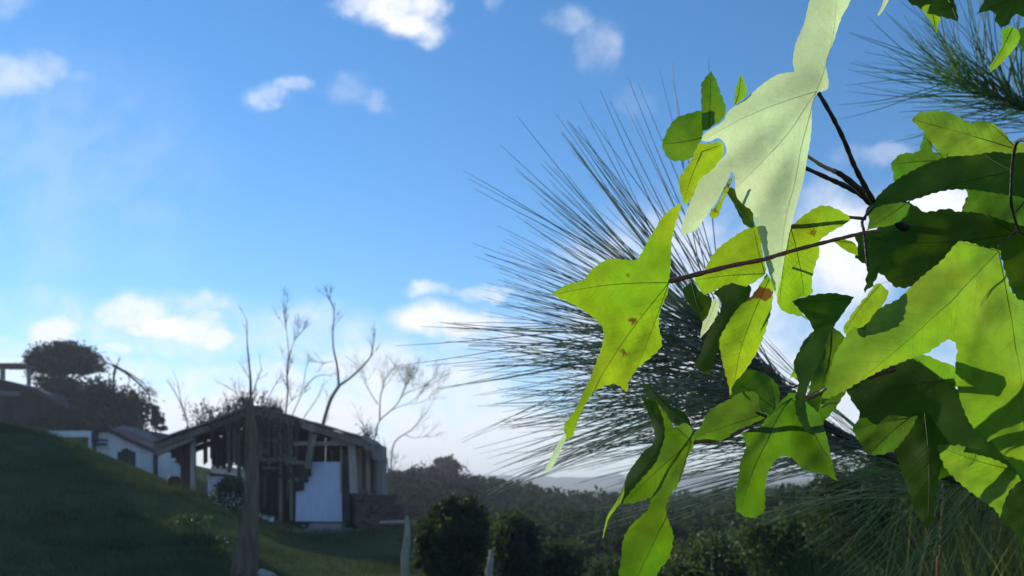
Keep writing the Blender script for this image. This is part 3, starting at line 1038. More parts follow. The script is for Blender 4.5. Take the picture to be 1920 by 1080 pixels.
# blue-grey upper building behind
bgh = thing('bluegrey_building', P(265, 850, 29), 'blue grey sheet clad building with curved top behind the white outbuilding', 'building')
top = [(214, 803), (232, 798), (252, 802), (280, 812), (292, 822), (306, 826)]
for i in range(len(top) - 1):
    a, b = P(*top[i], 29), P(*top[i + 1], 29)
    zb_ = P(0, 880, 29).z
    nn = 2
    for j in range(nn):
        x0, x1 = a.x + (b.x - a.x) * j / nn, a.x + (b.x - a.x) * (j + 1) / nn
        z0_, z1_ = a.z + (b.z - a.z) * j / nn, a.z + (b.z - a.z) * (j + 1) / nn
        MB().prism([(x0, zb_), (x1 - .01, zb_), (x1 - .01, z1_), (x0, z0_)], 29, 29.04 + .02 * j).build('cladding_panel', MT['bluegrey'], bgh)
MB().prism([(P(t_[0], 0, 29).x, P(0, t_[1] + 1, 29).z) for t_ in reversed(top)] + [(P(214, 0, 29).x, zb_), (P(306, 0, 29).x, zb_)], 29.1, 32).build('wall', MT['slate'], bgh)
# board fence between white house and shed
fn = thing('board_fence', P(315, 905, 21), 'pale vertical board fence closing the gap beside the shed', 'fence')
kf = 21 / F
for i in range(6):
    px = 297 + i * 3.8
    piece('board', fn, P(px + 1.5, 880, 21) + Vector((0, .01 * (i % 2), 0)), (3.5 * kf, .03, 66 * kf), MT['white'])
for i in range(5):
    px = 318 + i * 4.4
    tp = 864 + i * 2.2
    a, b = P(px + 2, tp, 21), P(px + 2, 930, 21)
    piece('board', fn, (a + b) / 2, (4.2 * kf, .03, a.z - b.z), MT['white'])
piece('rail', fn, P(318, 862, 21.06), (40 * kf, .04, 5 * kf), MT['white'])
# dark bin
c = P(326, 912, 18.4)
bn = thing('barrel', (c.x, c.y, gz(c.x, c.y)), 'dark rounded barrel standing at the left corner of the shed', 'barrel')
r_ = 11 * 18.4 / F
z1 = P(0, 893, 18.4).z
z0 = gz(c.x, c.y) - .02
MB().tube([(c.x, c.y, z0), (c.x, c.y, z0 + (z1 - z0) * .5), (c.x, c.y, z0 + (z1 - z0) * .85), (c.x, c.y, z1)], [r_ * .95, r_ * 1.05, r_ * .98, r_ * .7], 18).build('drum', MT['black'], bn, True)
for q_ in (.3, .7):
    MB().tube([(c.x, c.y, z0 + (z1 - z0) * q_ - .012), (c.x, c.y, z0 + (z1 - z0) * q_ + .012)], [r_ * 1.07] * 2, 18).build('hoop', MT['slate'], bn)

# ------------------------------------------------------------------ brown house far left on the hill
DB = 34.0
kb = DB / F
bh = thing('brown_house', P(30, 800, DB), 'dark brown house with low sloping roof on the hilltop', 'house')
rl = [(-140, 690), (-60, 700), (0, 713), (40, 724), (80, 739), (130, 765)]
for i in range(len(rl) - 1):
    a, b = P(*rl[i], DB), P(*rl[i + 1], DB)
    L = (b - a).length
    an = math.atan2(b.z - a.z, b.x - a.x)
    for j in range(2):
        piece('roof_panel', bh, Vector(((a.x + b.x) / 2, DB + 1.4 + j * 3.2, (a.z + b.z) / 2 + .004 * j)), (L * 1.03, 3.25, 5 * kb), MT['brown_wall'], (0, -an, 0))
zb_ = P(0, 812, DB).z
for i in range(24):
    px = -130 + i * 10.5
    tp = float(np.interp(px + 5, [q[0] for q in rl], [q[1] for q in rl])) + 3
    a = P(px, tp, DB)
    piece('wall_board', bh, (a.x + 5.2 * kb, DB + .3 + .015 * (i % 2), (a.z + zb_) / 2), (10.3 * kb, .06, a.z - zb_), MT['brown_wall'])
wn = piece('window', bh, P(4, 738, DB + .22), (70 * kb, .08, 8 * kb), MT['wood_pale'])
piece('window_pane', bh, P(4, 738, DB + .17), (64 * kb, .02, 4.5 * kb), MT['bluegrey'])
MB().box(P(0, 802, DB + 4), (5.2, 6, .6)).build('plinth', MT['brown_wall'], bh)
pg = thing('pergola', P(25, 720, 36), 'flat timber carport frame with two posts on the hilltop', 'pergola')
kp = 36 / F
piece('beam', pg, P(10, 690, 36), (92 * kp, .12, 4 * kp), MT['wood'])
piece('roof_board', pg, P(28, 687, 36.6), (60 * kp, 1.6, .05), MT['wood_pale'])
for px in (5, 54):
    b_ = P(px, 690, 36)
    piece('post', pg, (b_.x, 36, (b_.z + gz(b_.x, 36)) / 2), ((7 if px < 30 else 5) * kp, .12, b_.z - gz(b_.x, 36)), MT['wood'])

# ------------------------------------------------------------------ hilltop trees
DT = 38.0
kt = DT / F


def leafy(name, label, cat, c_px, r_px, d, n, size, m, seed, trunk=True, depth=None, zc=None, clumps=26, cr=.5, shell=.5, group=None, tr=4, base=None, wob=None):
    c = P(*c_px, d)
    s_ = d / F
    z0 = gz(c.x, d) if base is None else base
    t_ = thing(name, (c.x, c.y, z0), label, cat, group)
    rr = (r_px[0] * s_, (depth or r_px[0]) * s_, r_px[1] * s_)
    q = crown_quads(n, c, rr, size, shell, clumps, cr, zc, seed)
    o = quads_obj('crown', q, m, t_)
    if trunk:
        rn = random.Random(seed)
        top = c + Vector((0, 0, rr[2] * .3))
        pl = [Vector((c.x + rn.uniform(-.1, .1) * s_ * 30, c.y, z0 - .1)), Vector((c.x, c.y, (z0 + c.z) / 2)), top]
        mb = MB().tube(smooth_poly(pl, 3), [tr * s_ * (1 - .1 * i) for i in range(7)], 7)
        mb.build('trunk', MT['bare_bark'], t_, True)
        lm = MB()
        for i in range(9):
            a = rn.uniform(0, 6.28)
            e = c + Vector((math.cos(a) * rr[0] * .85, math.sin(a) * rr[1] * .85, rn.uniform(-.2, .6) * rr[2]))
            st_ = pl[1].lerp(pl[2], rn.uniform(0, .8))
            lm.tube([st_, st_.lerp(e, .5) + Vector((0, 0, .1 * rr[2])), e], [tr * s_ * .45, tr * s_ * .3, tr * s_ * .12], 5, False)
        lm.build('limbs', MT['bare_bark'], t_)
    return t_


t1 = leafy('broad_tree', 'round topped dark evergreen tree above the hilltop house', 'tree', (121, 684), (72, 43), DT, 26000, .07, MT['dark_leaf'], 3, True, 46, -0.30, 150, .22, .45)
# ragged lower skirt of the crown with sky gaps
q = crown_quads(1500, P(112, 712, DT), (62 * kt, 40 * kt, 18 * kt), .07, .3, 40, .25, None, 5)
quads_obj('skirt', q, MT['dark_leaf'], t1)
leafy('conical_shrub', 'dark cone shaped evergreen below the round topped tree', 'shrub', (112, 772), (44, 74), DT - 1, 12000, .09, MT['dark_leaf'], 6, True, 40, None, 70, .36, .1)
leafy('conical_shrub', 'dense dark clipped evergreen mass right of the cone shaped one', 'shrub', (212, 768), (72, 56), DT - 2, 17000, .09, MT['dark_leaf'], 7, True, 60, None, 90, .36, .2)
leafy('hedge_shrub', 'dark evergreen thicket behind the porch of the white outbuilding', 'shrub', (120, 800), (62, 32), DT - 4, 9000, .09, MT['dark_leaf'], 8, True, 30, None, 60, .36, .2)
leafy('hedge_shrub', 'dark evergreen thicket on the slope below the clipped mass', 'shrub', (190, 800), (62, 26), DT - 5, 8000, .09, MT['dark_leaf'], 18, True, 30, None, 60, .36, .2)
leafy('small_tree', 'small dark tufted tree rising behind the blue grey building', 'tree', (293, 782), (13, 20), 32, 900, .08, MT['dark_leaf'], 9, True, 13, None, 12, .4, .3, None, 1.6)
q = crown_quads(260, P(303, 803, 32), (16 * 32 / F, .2, 7 * 32 / F), .07, .2, 9, .3, None, 15)
tq = thing('small_tree', P(303, 830, 32), 'low sparse spray of dark leaves beside the blue grey building', 'tree')
quads_obj('crown', q, MT['dark_leaf'], tq)
MB().tube([P(304, 845, 32), P(302, 815, 32), P(300, 800, 32)], [.03, .025, .015], 5).build('trunk', MT['bare_bark'], tq)
# arched bare vine limb over the clipped mass
vt = bare_tree('arching bare limbed tree drooping over the clipped evergreen mass', DT - 2, [
    ([(214, 735), (213, 712), (216, 690), (212, 683)], 3, 1.5),
    ([(214, 686), (232, 696), (250, 710), (268, 726), (281, 742)], 3, 1.2),
    ([(216, 690), (205, 682), (194, 682)], 1.6, .6),
    ([(240, 702), (243, 715), (240, 722)], 1.2, .5),
    ([(262, 722), (260, 732), (270, 738)], 1.2, .5),
    ([(232, 694), (252, 706), (272, 722), (279, 735)], 1.5, .6)], 'bare_tree', 12, 7, .35, 2, 'bare_bark', None, .012)

# ------------------------------------------------------------------ bare trees behind the shed
B3 = lambda pts: T(300, 550, 3.692, pts)
bare_tree('tall forked bare tree rising over the right slope of the shed roof', 26, [
    (B3([(1105, 1000), (1130, 900), (1180, 740), (1240, 640)]), 4.0, 3.0),
    (B3([(1240, 640), (1226, 500), (1204, 400), (1196, 300), (1204, 180), (1210, 70)]), 2.3, .6),
    (B3([(1240, 640), (1330, 575), (1430, 475), (1470, 405), (1490, 240)]), 2.5, .6),
    (B3([(1200, 470), (1150, 480), (1110, 500)]), .7, .3),
    (B3([(1210, 120), (1180, 60), (1170, 40)]), .8, .3)], 'bare_tree', 3, 5, .42, 2, 'bare_bark', 'bare trees behind the shed', .010)
bare_tree('slim upright bare tree with pale broken top behind the roof ridge', 24, [
    (B3([(866, 900), (872, 810), (885, 680), (880, 560), (905, 395)]), 2.0, 1.3),
    (B3([(885, 560), (890, 440), (885, 330), (870, 220), (855, 80)]), 1.1, .4),
    (B3([(905, 400), (930, 330), (960, 290)]), .9, .3),
    (B3([(880, 780), (940, 710)]), .6, .3)], 'bare_tree', 4, 7, .5, 2, 'bare_bark', 'bare trees behind the shed', .008)
bare_tree('thin curving bare sapling between the upright tree and the forked tree', 24, [
    (B3([(905, 920), (922, 830), (985, 680), (1008, 530), (1032, 470)]), 1.5, .4),
    (B3([(1000, 660), (1060, 590), (1120, 566), (1190, 572)]), 1.2, .3)], 'bare_tree', 5, 3, .3, 2, 'bare_bark', 'bare trees behind the shed', .006)
bare_tree('faint leaning bare sapling just left of the forked tree', 27, [
    (B3([(985, 890), (1003, 850), (1092, 720), (1120, 650), (1155, 612)]), 1.2, .4)], 'bare_tree', 6, 3, .3, 2, 'bare_bark', 'bare trees behind the shed', .006)
bare_tree('bare sapling leaning right out of the roof ridge vines', 24, [
    (B3([(715, 830), (732, 765), (800, 630), (860, 556)]), 1.2, .5)], 'bare_tree', 7, 3, .3, 2, 'bare_bark', 'bare trees behind the shed', .006)
bare_tree('small forked bare sapling left of the roof ridge', 24, [
    (B3([(560, 800), (545, 735), (520, 685), (445, 635)]), 1.4, .5),
    (B3([(545, 735), (530, 690), (515, 650)]), .9, .3)], 'bare_tree', 8, 4, .3, 2, 'bare_bark', 'bare trees behind the shed', .006)
bare_tree('two stemmed bare sapling over the left eave of the shed', 24, [
    (B3([(205, 990), (190, 900), (150, 780), (100, 680), (45, 595)]), 1.8, .5),
    (B3([(165, 820), (140, 720), (118, 600)]), 1.1, .4)], 'bare_tree', 9, 3, .25, 2, 'bare_bark', 'bare trees behind the shed', .006)
tw_ = bare_tree('wide bare tree with pale catkin crown right of the shed', 30, [
    (B3([(1485, 1010), (1498, 960), (1522, 880), (1640, 770), (1690, 660), (1712, 610)]), 1.9, .6),
    (B3([(1522, 880), (1522, 790), (1528, 700), (1550, 640)]), 1.6, .5),
    (B3([(1510, 770), (1470, 710), (1430, 640), (1420, 600)]), 1.0, .4),
    (B3([(1640, 770), (1690, 700), (1780, 660), (1840, 640)]), 1.0, .4),
    (B3([(1600, 810), (1700, 770), (1790, 760)]), .7, .3)], 'bare_tree', 10, 6, .7, 3, 'bare_bark', 'bare trees behind the shed', .008)
q = crown_quads(900, P(762, 702, 30), (38 * 30 / F, .5, 24 * 30 / F), .030, .3, 30, .35, None, 33)
quads_obj('catkins', q, MT['blossom'], tw_)
bare_tree('small bare shrub tree leaning right beside the shed eave', 28, [
    (B3([(1330, 990), (1420, 945), (1385, 880), (1365, 830)]), 1.3, .4)], 'bare_tree', 11, 5, .3, 2, 'bare_bark', 'bare trees behind the shed', .006)
bare_tree('long thin bare branch tree reaching right low beside the shed', 32, [
    (B3([(1600, 1180), (1625, 1030), (1740, 945), (1800, 880), (1850, 820)]), 1.6, .5),
    (B3([(1700, 980), (1760, 1000), (1840, 990)]), .8, .3)], 'bare_tree', 13, 6, .6, 2, 'bare_bark', 'bare trees behind the shed', .007)
bare_tree('dark dead snag on the bank close right of the shed', 26, [
    ([(728, 940), (729, 900), (727, 872), (722, 850)], 2.2, .8),
    ([(728, 895), (738, 875), (742, 868)], 1.0, .4)], 'bare_tree', 14, 6, .35, 2, 'bare_bark', 'bare trees behind the shed', .007)


# twiggy leafy vines over the roof
def vine(name, label, cat, boxes, d, nst, nleaf, lsize, seed, mt='twig_leaf', group=None, h=.6):
    rn = random.Random(seed)
    g_ = np.random.default_rng(seed)
    c = P(*boxes[0][:2], d)
    t_ = thing(name, (c.x, c.y, c.z), label, cat, group)
    mb = MB()
    pts = []
    for (cx, cy, rx, ry) in boxes:
        base = P(cx, cy + ry, d)
        for i in range(nst):
            b = base + Vector((rn.uniform(-.75, .75) * rx * d / F, rn.uniform(-.3, .3), 0))
            q = [b]
            dd = Vector((rn.uniform(-.45, .45), rn.uniform(-.3, .3), 1))
            L = 2 * ry * d / F * rn.uniform(.4, 1.05)
            for k in range(4):
                dd = (dd + Vector((rn.uniform(-.35, .35), rn.uniform(-.3, .3), rn.uniform(-.2, .2)))).normalized()
                q.append(q[-1] + dd * L / 4)
            mb.tube(q, [.016, .013, .010, .008, .005], 4, False)
            twigs(mb, q, .007, 2, .22, rn, .8, 3)
            pts += q[1:]
    mb.build('stems', MT['bare_bark'], t_)
    P_ = np.array([tuple(p_) for p_ in pts])
    idx = g_.integers(0, len(P_), nleaf)
    p_ = P_[idx] + g_.normal(size=(nleaf, 3)) * .07
    quads_obj('leaves', leaf_quads(p_, lsize, g_), MT[mt], t_)
    return t_


vine('vine_bush', 'ragged dark leafy bush growing up behind the left roof slope', 'bush', [(375, 785, 18, 30), (404, 782, 14, 30)], 20.5, 9, 420, .05, 41, 'dark_leaf')
vine('vine_bush', 'tangled vine heaped on the roof ridge round the trunk', 'bush', [(440, 770, 22, 20), (470, 758, 22, 24), (500, 768, 22, 12), (520, 776, 12, 10)], 18.6, 9, 1500, .042, 42)
vine('vine_bush', 'small dark sprig growing at the right end of the shed roof', 'bush', [(692, 814, 9, 12)], 19.5, 7, 120, .04, 43, 'dark_leaf')

rn = random.Random(91)
hv = thing('hanging_vine', Q(520, 800, DS - .6), 'dry vine strands trailing down over the front boards of the shed', 'vine')
hm_ = MB()
hp = []
for i in range(46):
    px = rn.uniform(400, 575) if i < 34 else rn.uniform(440, 520)
    p_ = Q(px, roof_py(px) + rn.uniform(-2, 6), DS - .56)
    L = rn.uniform(.25, 1.15) if 440 < px < 560 else rn.uniform(.15, .5)
    q = [p_]
    for k in range(5):
        q.append(q[-1] + Vector((rn.uniform(-.03, .03), rn.uniform(-.02, .015), -L / 5)))
        hp.append(q[-1])
    hm_.tube(q, [.009, .009, .008, .007, .006, .004], 4, False)
hm_.build('strands', MT['bare_bark'], hv)
g_ = np.random.default_rng(92)
hp = np.array([tuple(p_) for p_ in hp])
p_ = hp[g_.integers(0, len(hp), 700)] + g_.normal(size=(700, 3)) * .035
quads_obj('leaves', leaf_quads(p_, .028, g_), MT['twig_leaf'], hv)

# ------------------------------------------------------------------ tree trunk before the shed
TK = 9.7
tk = bare_tree('tall grey tree trunk standing in front of the hanging boards', TK, [
    ([(458, 1100), (462, 1050), (467, 1000), (472, 940), (474, 890), (473, 840), (471, 800), (470, 770), (470, 745)], [30, 24, 18.5, 14.5, 12.5, 11.5, 10.5, 8.5, 3.2], 0),
    ([(470, 748), (470, 720), (468, 690), (464, 652), (463, 602)], 3.0, .5),
    (B3([(642, 700), (655, 660), (672, 600), (705, 530)]), 1.6, .5),
    (B3([(628, 600), (600, 560), (588, 540)]), .9, .4)], 'tree', 51, 3, .16, 2, 'bark', None, .004)
rnd = random.Random(77)
for i in range(22):                                     # loose bark strips standing off the trunk
    py = rnd.uniform(770, 1060)
    rr_ = float(np.interp(py, [745, 840, 940, 1000, 1080], [3.6, 10, 14, 18.5, 27]))
    cx_ = float(np.interp(py, [745, 840, 890, 1000, 1080], [470, 473, 474, 467, 460]))
    k = rnd.uniform(-.85, .85)
    hgt = rnd.uniform(25, 70)
    a, b = P(cx_ + k * rr_, py, TK), P(cx_ + k * rr_ * 1.12 - hgt * .04, py + hgt, TK)
    yo = -math.sqrt(max(0, 1 - k * k)) * rr_ * TK / F - .004
    MB().tube([a + Vector((0, yo, 0)), (a + b) / 2 + Vector((0, yo - .006, 0)), b + Vector((0, yo - .008, 0))], [.004, .012, .005], 5).build('bark_strip', MT['bark'], tk)
# extra root flare and bark ridges
# leafy flowering shrub under the left bay
fs = leafy('flowering_shrub', 'small green shrub with white flowers under the left bay of the shed', 'shrub', (432, 926), (25, 30), 16.7, 2600, .05, MT['shrub_leaf'], 61, True, 24, None, 26, .4, .4, None, 1.5)
gq = np.random.default_rng(62)
cc = P(410, 940, 16.4)
p_ = np.array(P(425, 940, 16.4)) + gq.normal(size=(150, 3)) * np.array([.26, .08, .12])
quads_obj('flowers', leaf_quads(p_, .022, gq), MT['flower'], fs)
for i, (px, py, w_, h_) in enumerate([(446, 944, 22, 13), (444, 914, 14, 4), (392, 940, 17, 8)]):
    c = P(px, py, 17.2)
    t_ = thing('crate', (c.x, c.y, c.z), ['whitish crate on the ground between shrub and tree trunk', 'thin white board above the crate by the tree trunk', 'low white tray under the narrow white panel'][i], ['crate', 'board', 'tray'][i])
    piece('side', t_, c, (w_ * 17.2 / F, .12, h_ * 17.2 / F), MT['board_white'], (0, .05 * (1 - i), .1))
    piece('lip', t_, c + Vector((0, -.02, h_ * .5 * 17.2 / F)), (w_ * 1.06 * 17.2 / F, .14, .02), MT['bluegrey'], (0, .05 * (1 - i), .1))
# weeds on the near slope
leafy('weed_clump', 'pale green weed clump on the slope left of the trunk', 'weeds', (372, 1022), (52, 22), 11.5, 700, .03, MT['shrub_leaf'], 63, False, 30, None, 22, .5, .4)
leafy('weed_clump', 'darker weed clump on the slope nearer the shed', 'weeds', (350, 975), (40, 10), 13.6, 400, .03, MT['shrub_leaf'], 64, False, 30, None, 22, .5, .4)

# broken posts
for i, (px, t_y, b_y, r0_, d, lab) in enumerate([(762, 968, 1085, 7.5, 8.5, 'broken fence post left of the round bushes, sunlight painted into its pale bark'), (919, 1030, 1095, 6.5, 8.0, 'short pale broken post before the dark bushes'), (938, 1005, 1095, 6, 9.5, 'dull grey post between the two dark bushes')]):
    tp, bt = P(px + 2, t_y, d), P(px - 2, b_y, d)
    s_ = d / F
    z0 = gz(bt.x, d)
    t_ = thing('broken_post', (bt.x, d, z0), lab, 'post')
    pts = [Vector((bt.x, d, z0 - .1)), bt, bt.lerp(tp, .35) + Vector((-.012, 0, 0)), bt.lerp(tp, .7) + Vector((.008, 0, 0)), bt.lerp(tp, .93), tp]
    MB().tube(pts, [r0_ * s_ * 1.15, r0_ * s_, r0_ * s_ * 1.12, r0_ * s_ * .8, r0_ * s_ * .62, r0_ * s_ * .25], 9).build('stake', MT['pale_bark'] if i < 2 else MT['bark'], t_, True)  # pale bark stands in for sunlight on the front posts
    for j in range(3):
        a = tp + Vector((random.uniform(-.02, .02), random.uniform(-.01, .01), -.06))
        MB().tube([a, a + Vector((random.uniform(-.01, .01), 0, random.uniform(.05, .1)))], [.009, .002], 4).build('splinter', MT['pale_bark'], t_)
lgt = thing('stump', P(497, 1076, 9.2), 'small pale cut stump end on the ground right of the trunk foot', 'stump')
MB().tube([P(490, 1074, 9.2), P(512, 1084, 9.0)], [.05, .055], 10).build('log', MT['wood_pale'], lgt)

# bushes right of the shed
for i, (c_px, r_px, d, n_, lab) in enumerate([
    ((838, 1040), (58, 66), 9.0, 20000, 'large round dark bush with yellow green top right of the broken post'),
    ((968, 1050), (46, 92), 9.6, 14000, 'dark narrow bush right of the large round bush'),
    ((930, 1060), (60, 62), 10.5, 12000, 'dark low bush behind the short broken post'),
    ((1060, 1075), (90, 62), 10.5, 10000, 'dim bluish bush low behind the drooping leaf tip')]):
    if i == 0:
        lobes = [((874, 1008), (40, 66)), ((848, 968), (36, 34)), ((812, 1020), (34, 44))]
    else:
        lobes = [((c_px[0] - 14, c_px[1] - r_px[1] * .45), (r_px[0] * .6, r_px[1] * .4))]
    rb_ = leafy('round_bush', lab, 'bush', c_px, r_px, d, n_, .03, MT['bush_leaf'], 70 + i, True, None, None, 34, .42, .25, 'bushes right of the shed', 3)
    quads_obj('sprigs', crown_quads(n_ // 6, P(*c_px, d), (r_px[0] * d / F * 1.12, r_px[0] * d / F, r_px[1] * d / F * 1.1), .025, .75, 60, .12, None, 170 + i), MT['shrub_leaf'], rb_)
    for q_, (lc, lr) in enumerate(lobes):
        quads_obj('foliage_lobe', crown_quads(6000, P(*lc, d + .1 * q_), (lr[0] * d / F, lr[0] * d / F, lr[1] * d / F), .03, .2, 26, .42, None, 270 + i * 5 + q_), MT['bush_leaf'], rb_)
for i, (c_px, r_px, d, lab) in enumerate([
    ((1180, 1090), (90, 50), 7.0, 'soft green bush below the lowest hanging leaf'),
    ((1340, 1062), (120, 62), 6.2, 'mottled pale green bush between lowest leaf and grass'),
    ((1500, 1030), (120, 88), 5.4, 'dark green bush left of the tall grass'),
    ((1640, 960), (120, 120), 4.6, 'shaded bush behind the darkest leaves'),
    ((1830, 930), (140, 110), 4.2, 'shaded bush behind the tall grass at the corner')]):
    leafy('shrub', lab, 'shrub', c_px, r_px, d, 15000, .019, MT['shrub_leaf'] if i < 3 else MT['bush_leaf'], 80 + i, True, None, None, 60, .33, .3, 'shrubs on the right bank', 3)
leafy('far_tree', 'blurred grey green tree on the skyline left of the pine needles', 'tree', (838, 876), (30, 18), 60, 1500, .18, MT['scrub'], 91, True, 30, None, 20, .4, .3)

# ------------------------------------------------------------------ foreground: sweetgum and pine
def pip(x, y, poly):
    inside = False
    n_ = len(poly)
    j = n_ - 1
    for i in range(n_):
        xi, yi = poly[i]
        xj, yj = poly[j]
        if (yi > y) != (yj > y) and x < (xj - xi) * (y - yi) / (yj - yi + 1e-12) + xi:
            inside = not inside
        j = i
    return inside


def cr_closed(pts, step=5.0):
    n_ = len(pts)
    o_ = []
    for i in range(n_):
        p0, p1, p2, p3 = [np.array(pts[(i + k) % n_], float) for k in (-1, 0, 1, 2)]
        L = np.linalg.norm(p2 - p1)
        m_ = max(1, int(L / step))
        # keep sharp tips sharp: less tangent where the corner is tight
        def tang(a, b, c):
            v1, v2 = b - a, c - b
            l1, l2 = np.linalg.norm(v1) + 1e-9, np.linalg.norm(v2) + 1e-9
            cs = float(np.dot(v1, v2) / (l1 * l2))
            return (c - a) * 0.5 * max(0.0, min(1.0, (cs + 0.7) / 1.0)) * min(1, 1.6 * min(l1, l2) / (0.5 * (l1 + l2)))
        t1_, t2_ = tang(p0, p1, p2), tang(p1, p2, p3)
        for k in range(m_):
            t_ = k / m_
            o_.append(tuple((2 * t_ ** 3 - 3 * t_ ** 2 + 1) * p1 + (t_ ** 3 - 2 * t_ ** 2 + t_) * t1_ + (-2 * t_ ** 3 + 3 * t_ ** 2) * p2 + (t_ ** 3 - t_ ** 2) * t2_))
    return o_


NL = [0]


def leaf(parent, pts, d, a, b, m, base, tips, fold=0.26, wave=0.016, curl=0.0, serr=1.1, label=None, vein='vein_dark', vr=0.9, second=True):
    """One leaf blade. pts: outline; d: distance at its middle; a, b: how its plane recedes to the right / upwards;
    fold: how steeply the halves bend back from the ribs; wave, curl: undulation and droop."""
    NL[0] += 1
    seed = NL[0]
    g_ = np.random.default_rng(seed)
    pts = np.array(pts, float)
    c = pts.mean(0)
    cu, cv = (c[0] - 960) / F, (HY - c[1]) / F
    span = float(np.ptp(pts, axis=0).max())
    ol = cr_closed([tuple(p_) for p_ in pts])
    arr = np.array(ol)
    nxt = np.roll(arr, -1, 0)
    prv = np.roll(arr, 1, 0)
    tg = nxt - prv
    tg /= np.linalg.norm(tg, axis=1)[:, None] + 1e-9
    nr = np.stack([tg[:, 1], -tg[:, 0]], 1)
    ph = np.arange(len(arr)) % 3
    arr = arr + nr * (np.where(ph == 0, serr, np.where(ph == 1, .25 * serr, -serr)) * g_.uniform(.3, 1.4, len(arr)))[:, None]
    poly = [tuple(p_) for p_ in arr]
    # ribs from the base to each lobe tip
    base = np.array(base, float)
    ribs = []
    for tp in tips:
        tp = np.array(tp, float)
        dv = tp - base
        nrm = np.array([dv[1], -dv[0]])
        bend = g_.uniform(-.05, .05)
        t_ = np.linspace(0, .97, 14)
        ribs.append(base + dv * t_[:, None] + nrm * (np.sin(t_ * np.pi) * bend)[:, None])
    phs = g_.uniform(0, 6.28, 8)
    ribpts = np.concatenate(ribs)

    def dist_rib(x, y):
        best = np.full(x.shape, 1e9)
        for rb in ribs:
            for i in range(len(rb) - 1):
                p_, q_ = rb[i], rb[i + 1]
                e = q_ - p_
                L2 = e @ e + 1e-9
                t_ = np.clip(((x - p_[0]) * e[0] + (y - p_[1]) * e[1]) / L2, 0, 1)
                dx, dy = x - p_[0] - t_ * e[0], y - p_[1] - t_ * e[1]
                best = np.minimum(best, np.hypot(dx, dy))
        return best

    def depth(x, y):
        x = np.asarray(x, float)
        y = np.asarray(y, float)
        u_, v_ = (x - 960) / F, (HY - y) / F
        D0 = (d - a * cu * d - b * cv * d) / np.maximum(0.3, (1 - a * u_ - b * v_))
        dr = dist_rib(x, y)
        w1 = np.sin(x / span * 9 + phs[0]) * np.sin(y / span * 8 + phs[1]) + .55 * np.sin(x / span * 19 + phs[2] + y / span * 6) * np.sin(y / span * 17 + phs[3]) + .12 * np.sin((x * phs[5] * .2 + y) / span * 31 + phs[4]) * np.sin(x / span * 13 + phs[6])
        rr = np.hypot(x - base[0], y - base[1]) / span
        px2m = d / F
        off = fold * (np.sqrt(dr ** 2 + 16) - 4) * px2m + wave * w1 * min(1.0, dr.max() / 20 if dr.size > 1 else 1) * span * px2m + curl * rr ** 2 * span * px2m
        # secondary quilting between the side veins
        off += 0.09 * px2m * np.sin(dr / 8.0 + rr * 30)
        return D0 + off

    x0, y0 = arr.min(0)
    x1, y1 = arr.max(0)
    stp = max(7.0, span / 48)
    pin = []
    for yy in np.arange(y0 + stp / 2, y1, stp):
        for xx in np.arange(x0 + stp / 2, x1, stp):
            q_ = (xx + g_.uniform(-.25, .25) * stp, yy + g_.uniform(-.25, .25) * stp)
            if pip(q_[0], q_[1], poly):
                pin.append(q_)
    for rb in ribs:
        for i in range(1, len(rb)):
            for s_ in (0, .5):
                q_ = rb[i] * (1 - s_) + rb[i - 1] * s_
                if pip(q_[0], q_[1], poly):
                    pin.append(tuple(q_))
    allp = [Vector(p_) for p_ in poly] + [Vector(p_) for p_ in pin]
    ne = len(poly)
    edges = [(i, (i + 1) % ne) for i in range(ne)]
    vo_, _, fo_, _, _, _ = delaunay_2d_cdt(allp, edges, [], 1, 1e-3)
    X = np.array([p_[0] for p_ in vo_])
    Y = np.array([p_[1] for p_ in vo_])
    D = depth(X, Y)
    V3 = np.stack([(X - 960) / F * D, D, EYE + (HY - Y) / F * D], 1)
    # CDT inside faces may include hull triangles: keep those whose middle is inside
    fk = []
    for f_ in fo_:
        mx_, my_ = X[list(f_)].mean(), Y[list(f_)].mean()
        if pip(mx_, my_, poly):
            fk.append(tuple(f_))
    o = mesh_obj('leaf', V3, fk, m, parent, True, label)
    # veins, real ribs standing a little proud
    mb = MB()

    def on(q_, lift=0.00012):
        q_ = np.array(q_)
        D_ = depth(q_[:, 0], q_[:, 1]) - lift * 2.6
        return [Vector(((x - 960) / F * e, e, EYE + (HY - y) / F * e)) for (x, y), e in zip(q_, D_)]
    px2m = d / F
    for rb in ribs:
        qs = [q_ for q_ in rb]
        ok = [q_ for i, q_ in enumerate(qs) if i == 0 or pip(q_[0], q_[1], poly)]
        if len(ok) < 3:
            continue
        mb.tube(on(ok), [px2m * (vr * (1 - .7 * i / len(ok))) for i in range(len(ok))], 4, False)
        if second:
            L = np.linalg.norm(rb[-1] - rb[0])
            dirv = (rb[-1] - rb[0]) / (L + 1e-9)
            for k in range(2, 12):
                for sgn in (-1, 1):
                    s0 = rb[k] + g_.uniform(-.02, .02) * L * dirv
                    an = sgn * g_.uniform(.75, 1.0)
                    dd = np.array([dirv[0] * math.cos(an) - dirv[1] * math.sin(an), dirv[0] * math.sin(an) + dirv[1] * math.cos(an)])
                    ln = .24 * L * math.sin(math.pi * (k + 1) / 15)
                    q2 = []
                    for i in range(6):
                        q_ = s0 + dd * ln * i / 5 + dirv * ln * .12 * (i / 5) ** 2
                        if not pip(q_[0], q_[1], poly):
                            break
                        q2.append(q_)
                    if len(q2) >= 3:
                        mb.tube(on(q2, .00005), [px2m * vr * .24 * (1 - .6 * i / len(q2)) for i in range(len(q2))], 3, False)
    if mb.v:
        mb.build('vein', MT[vein], o)
    return o


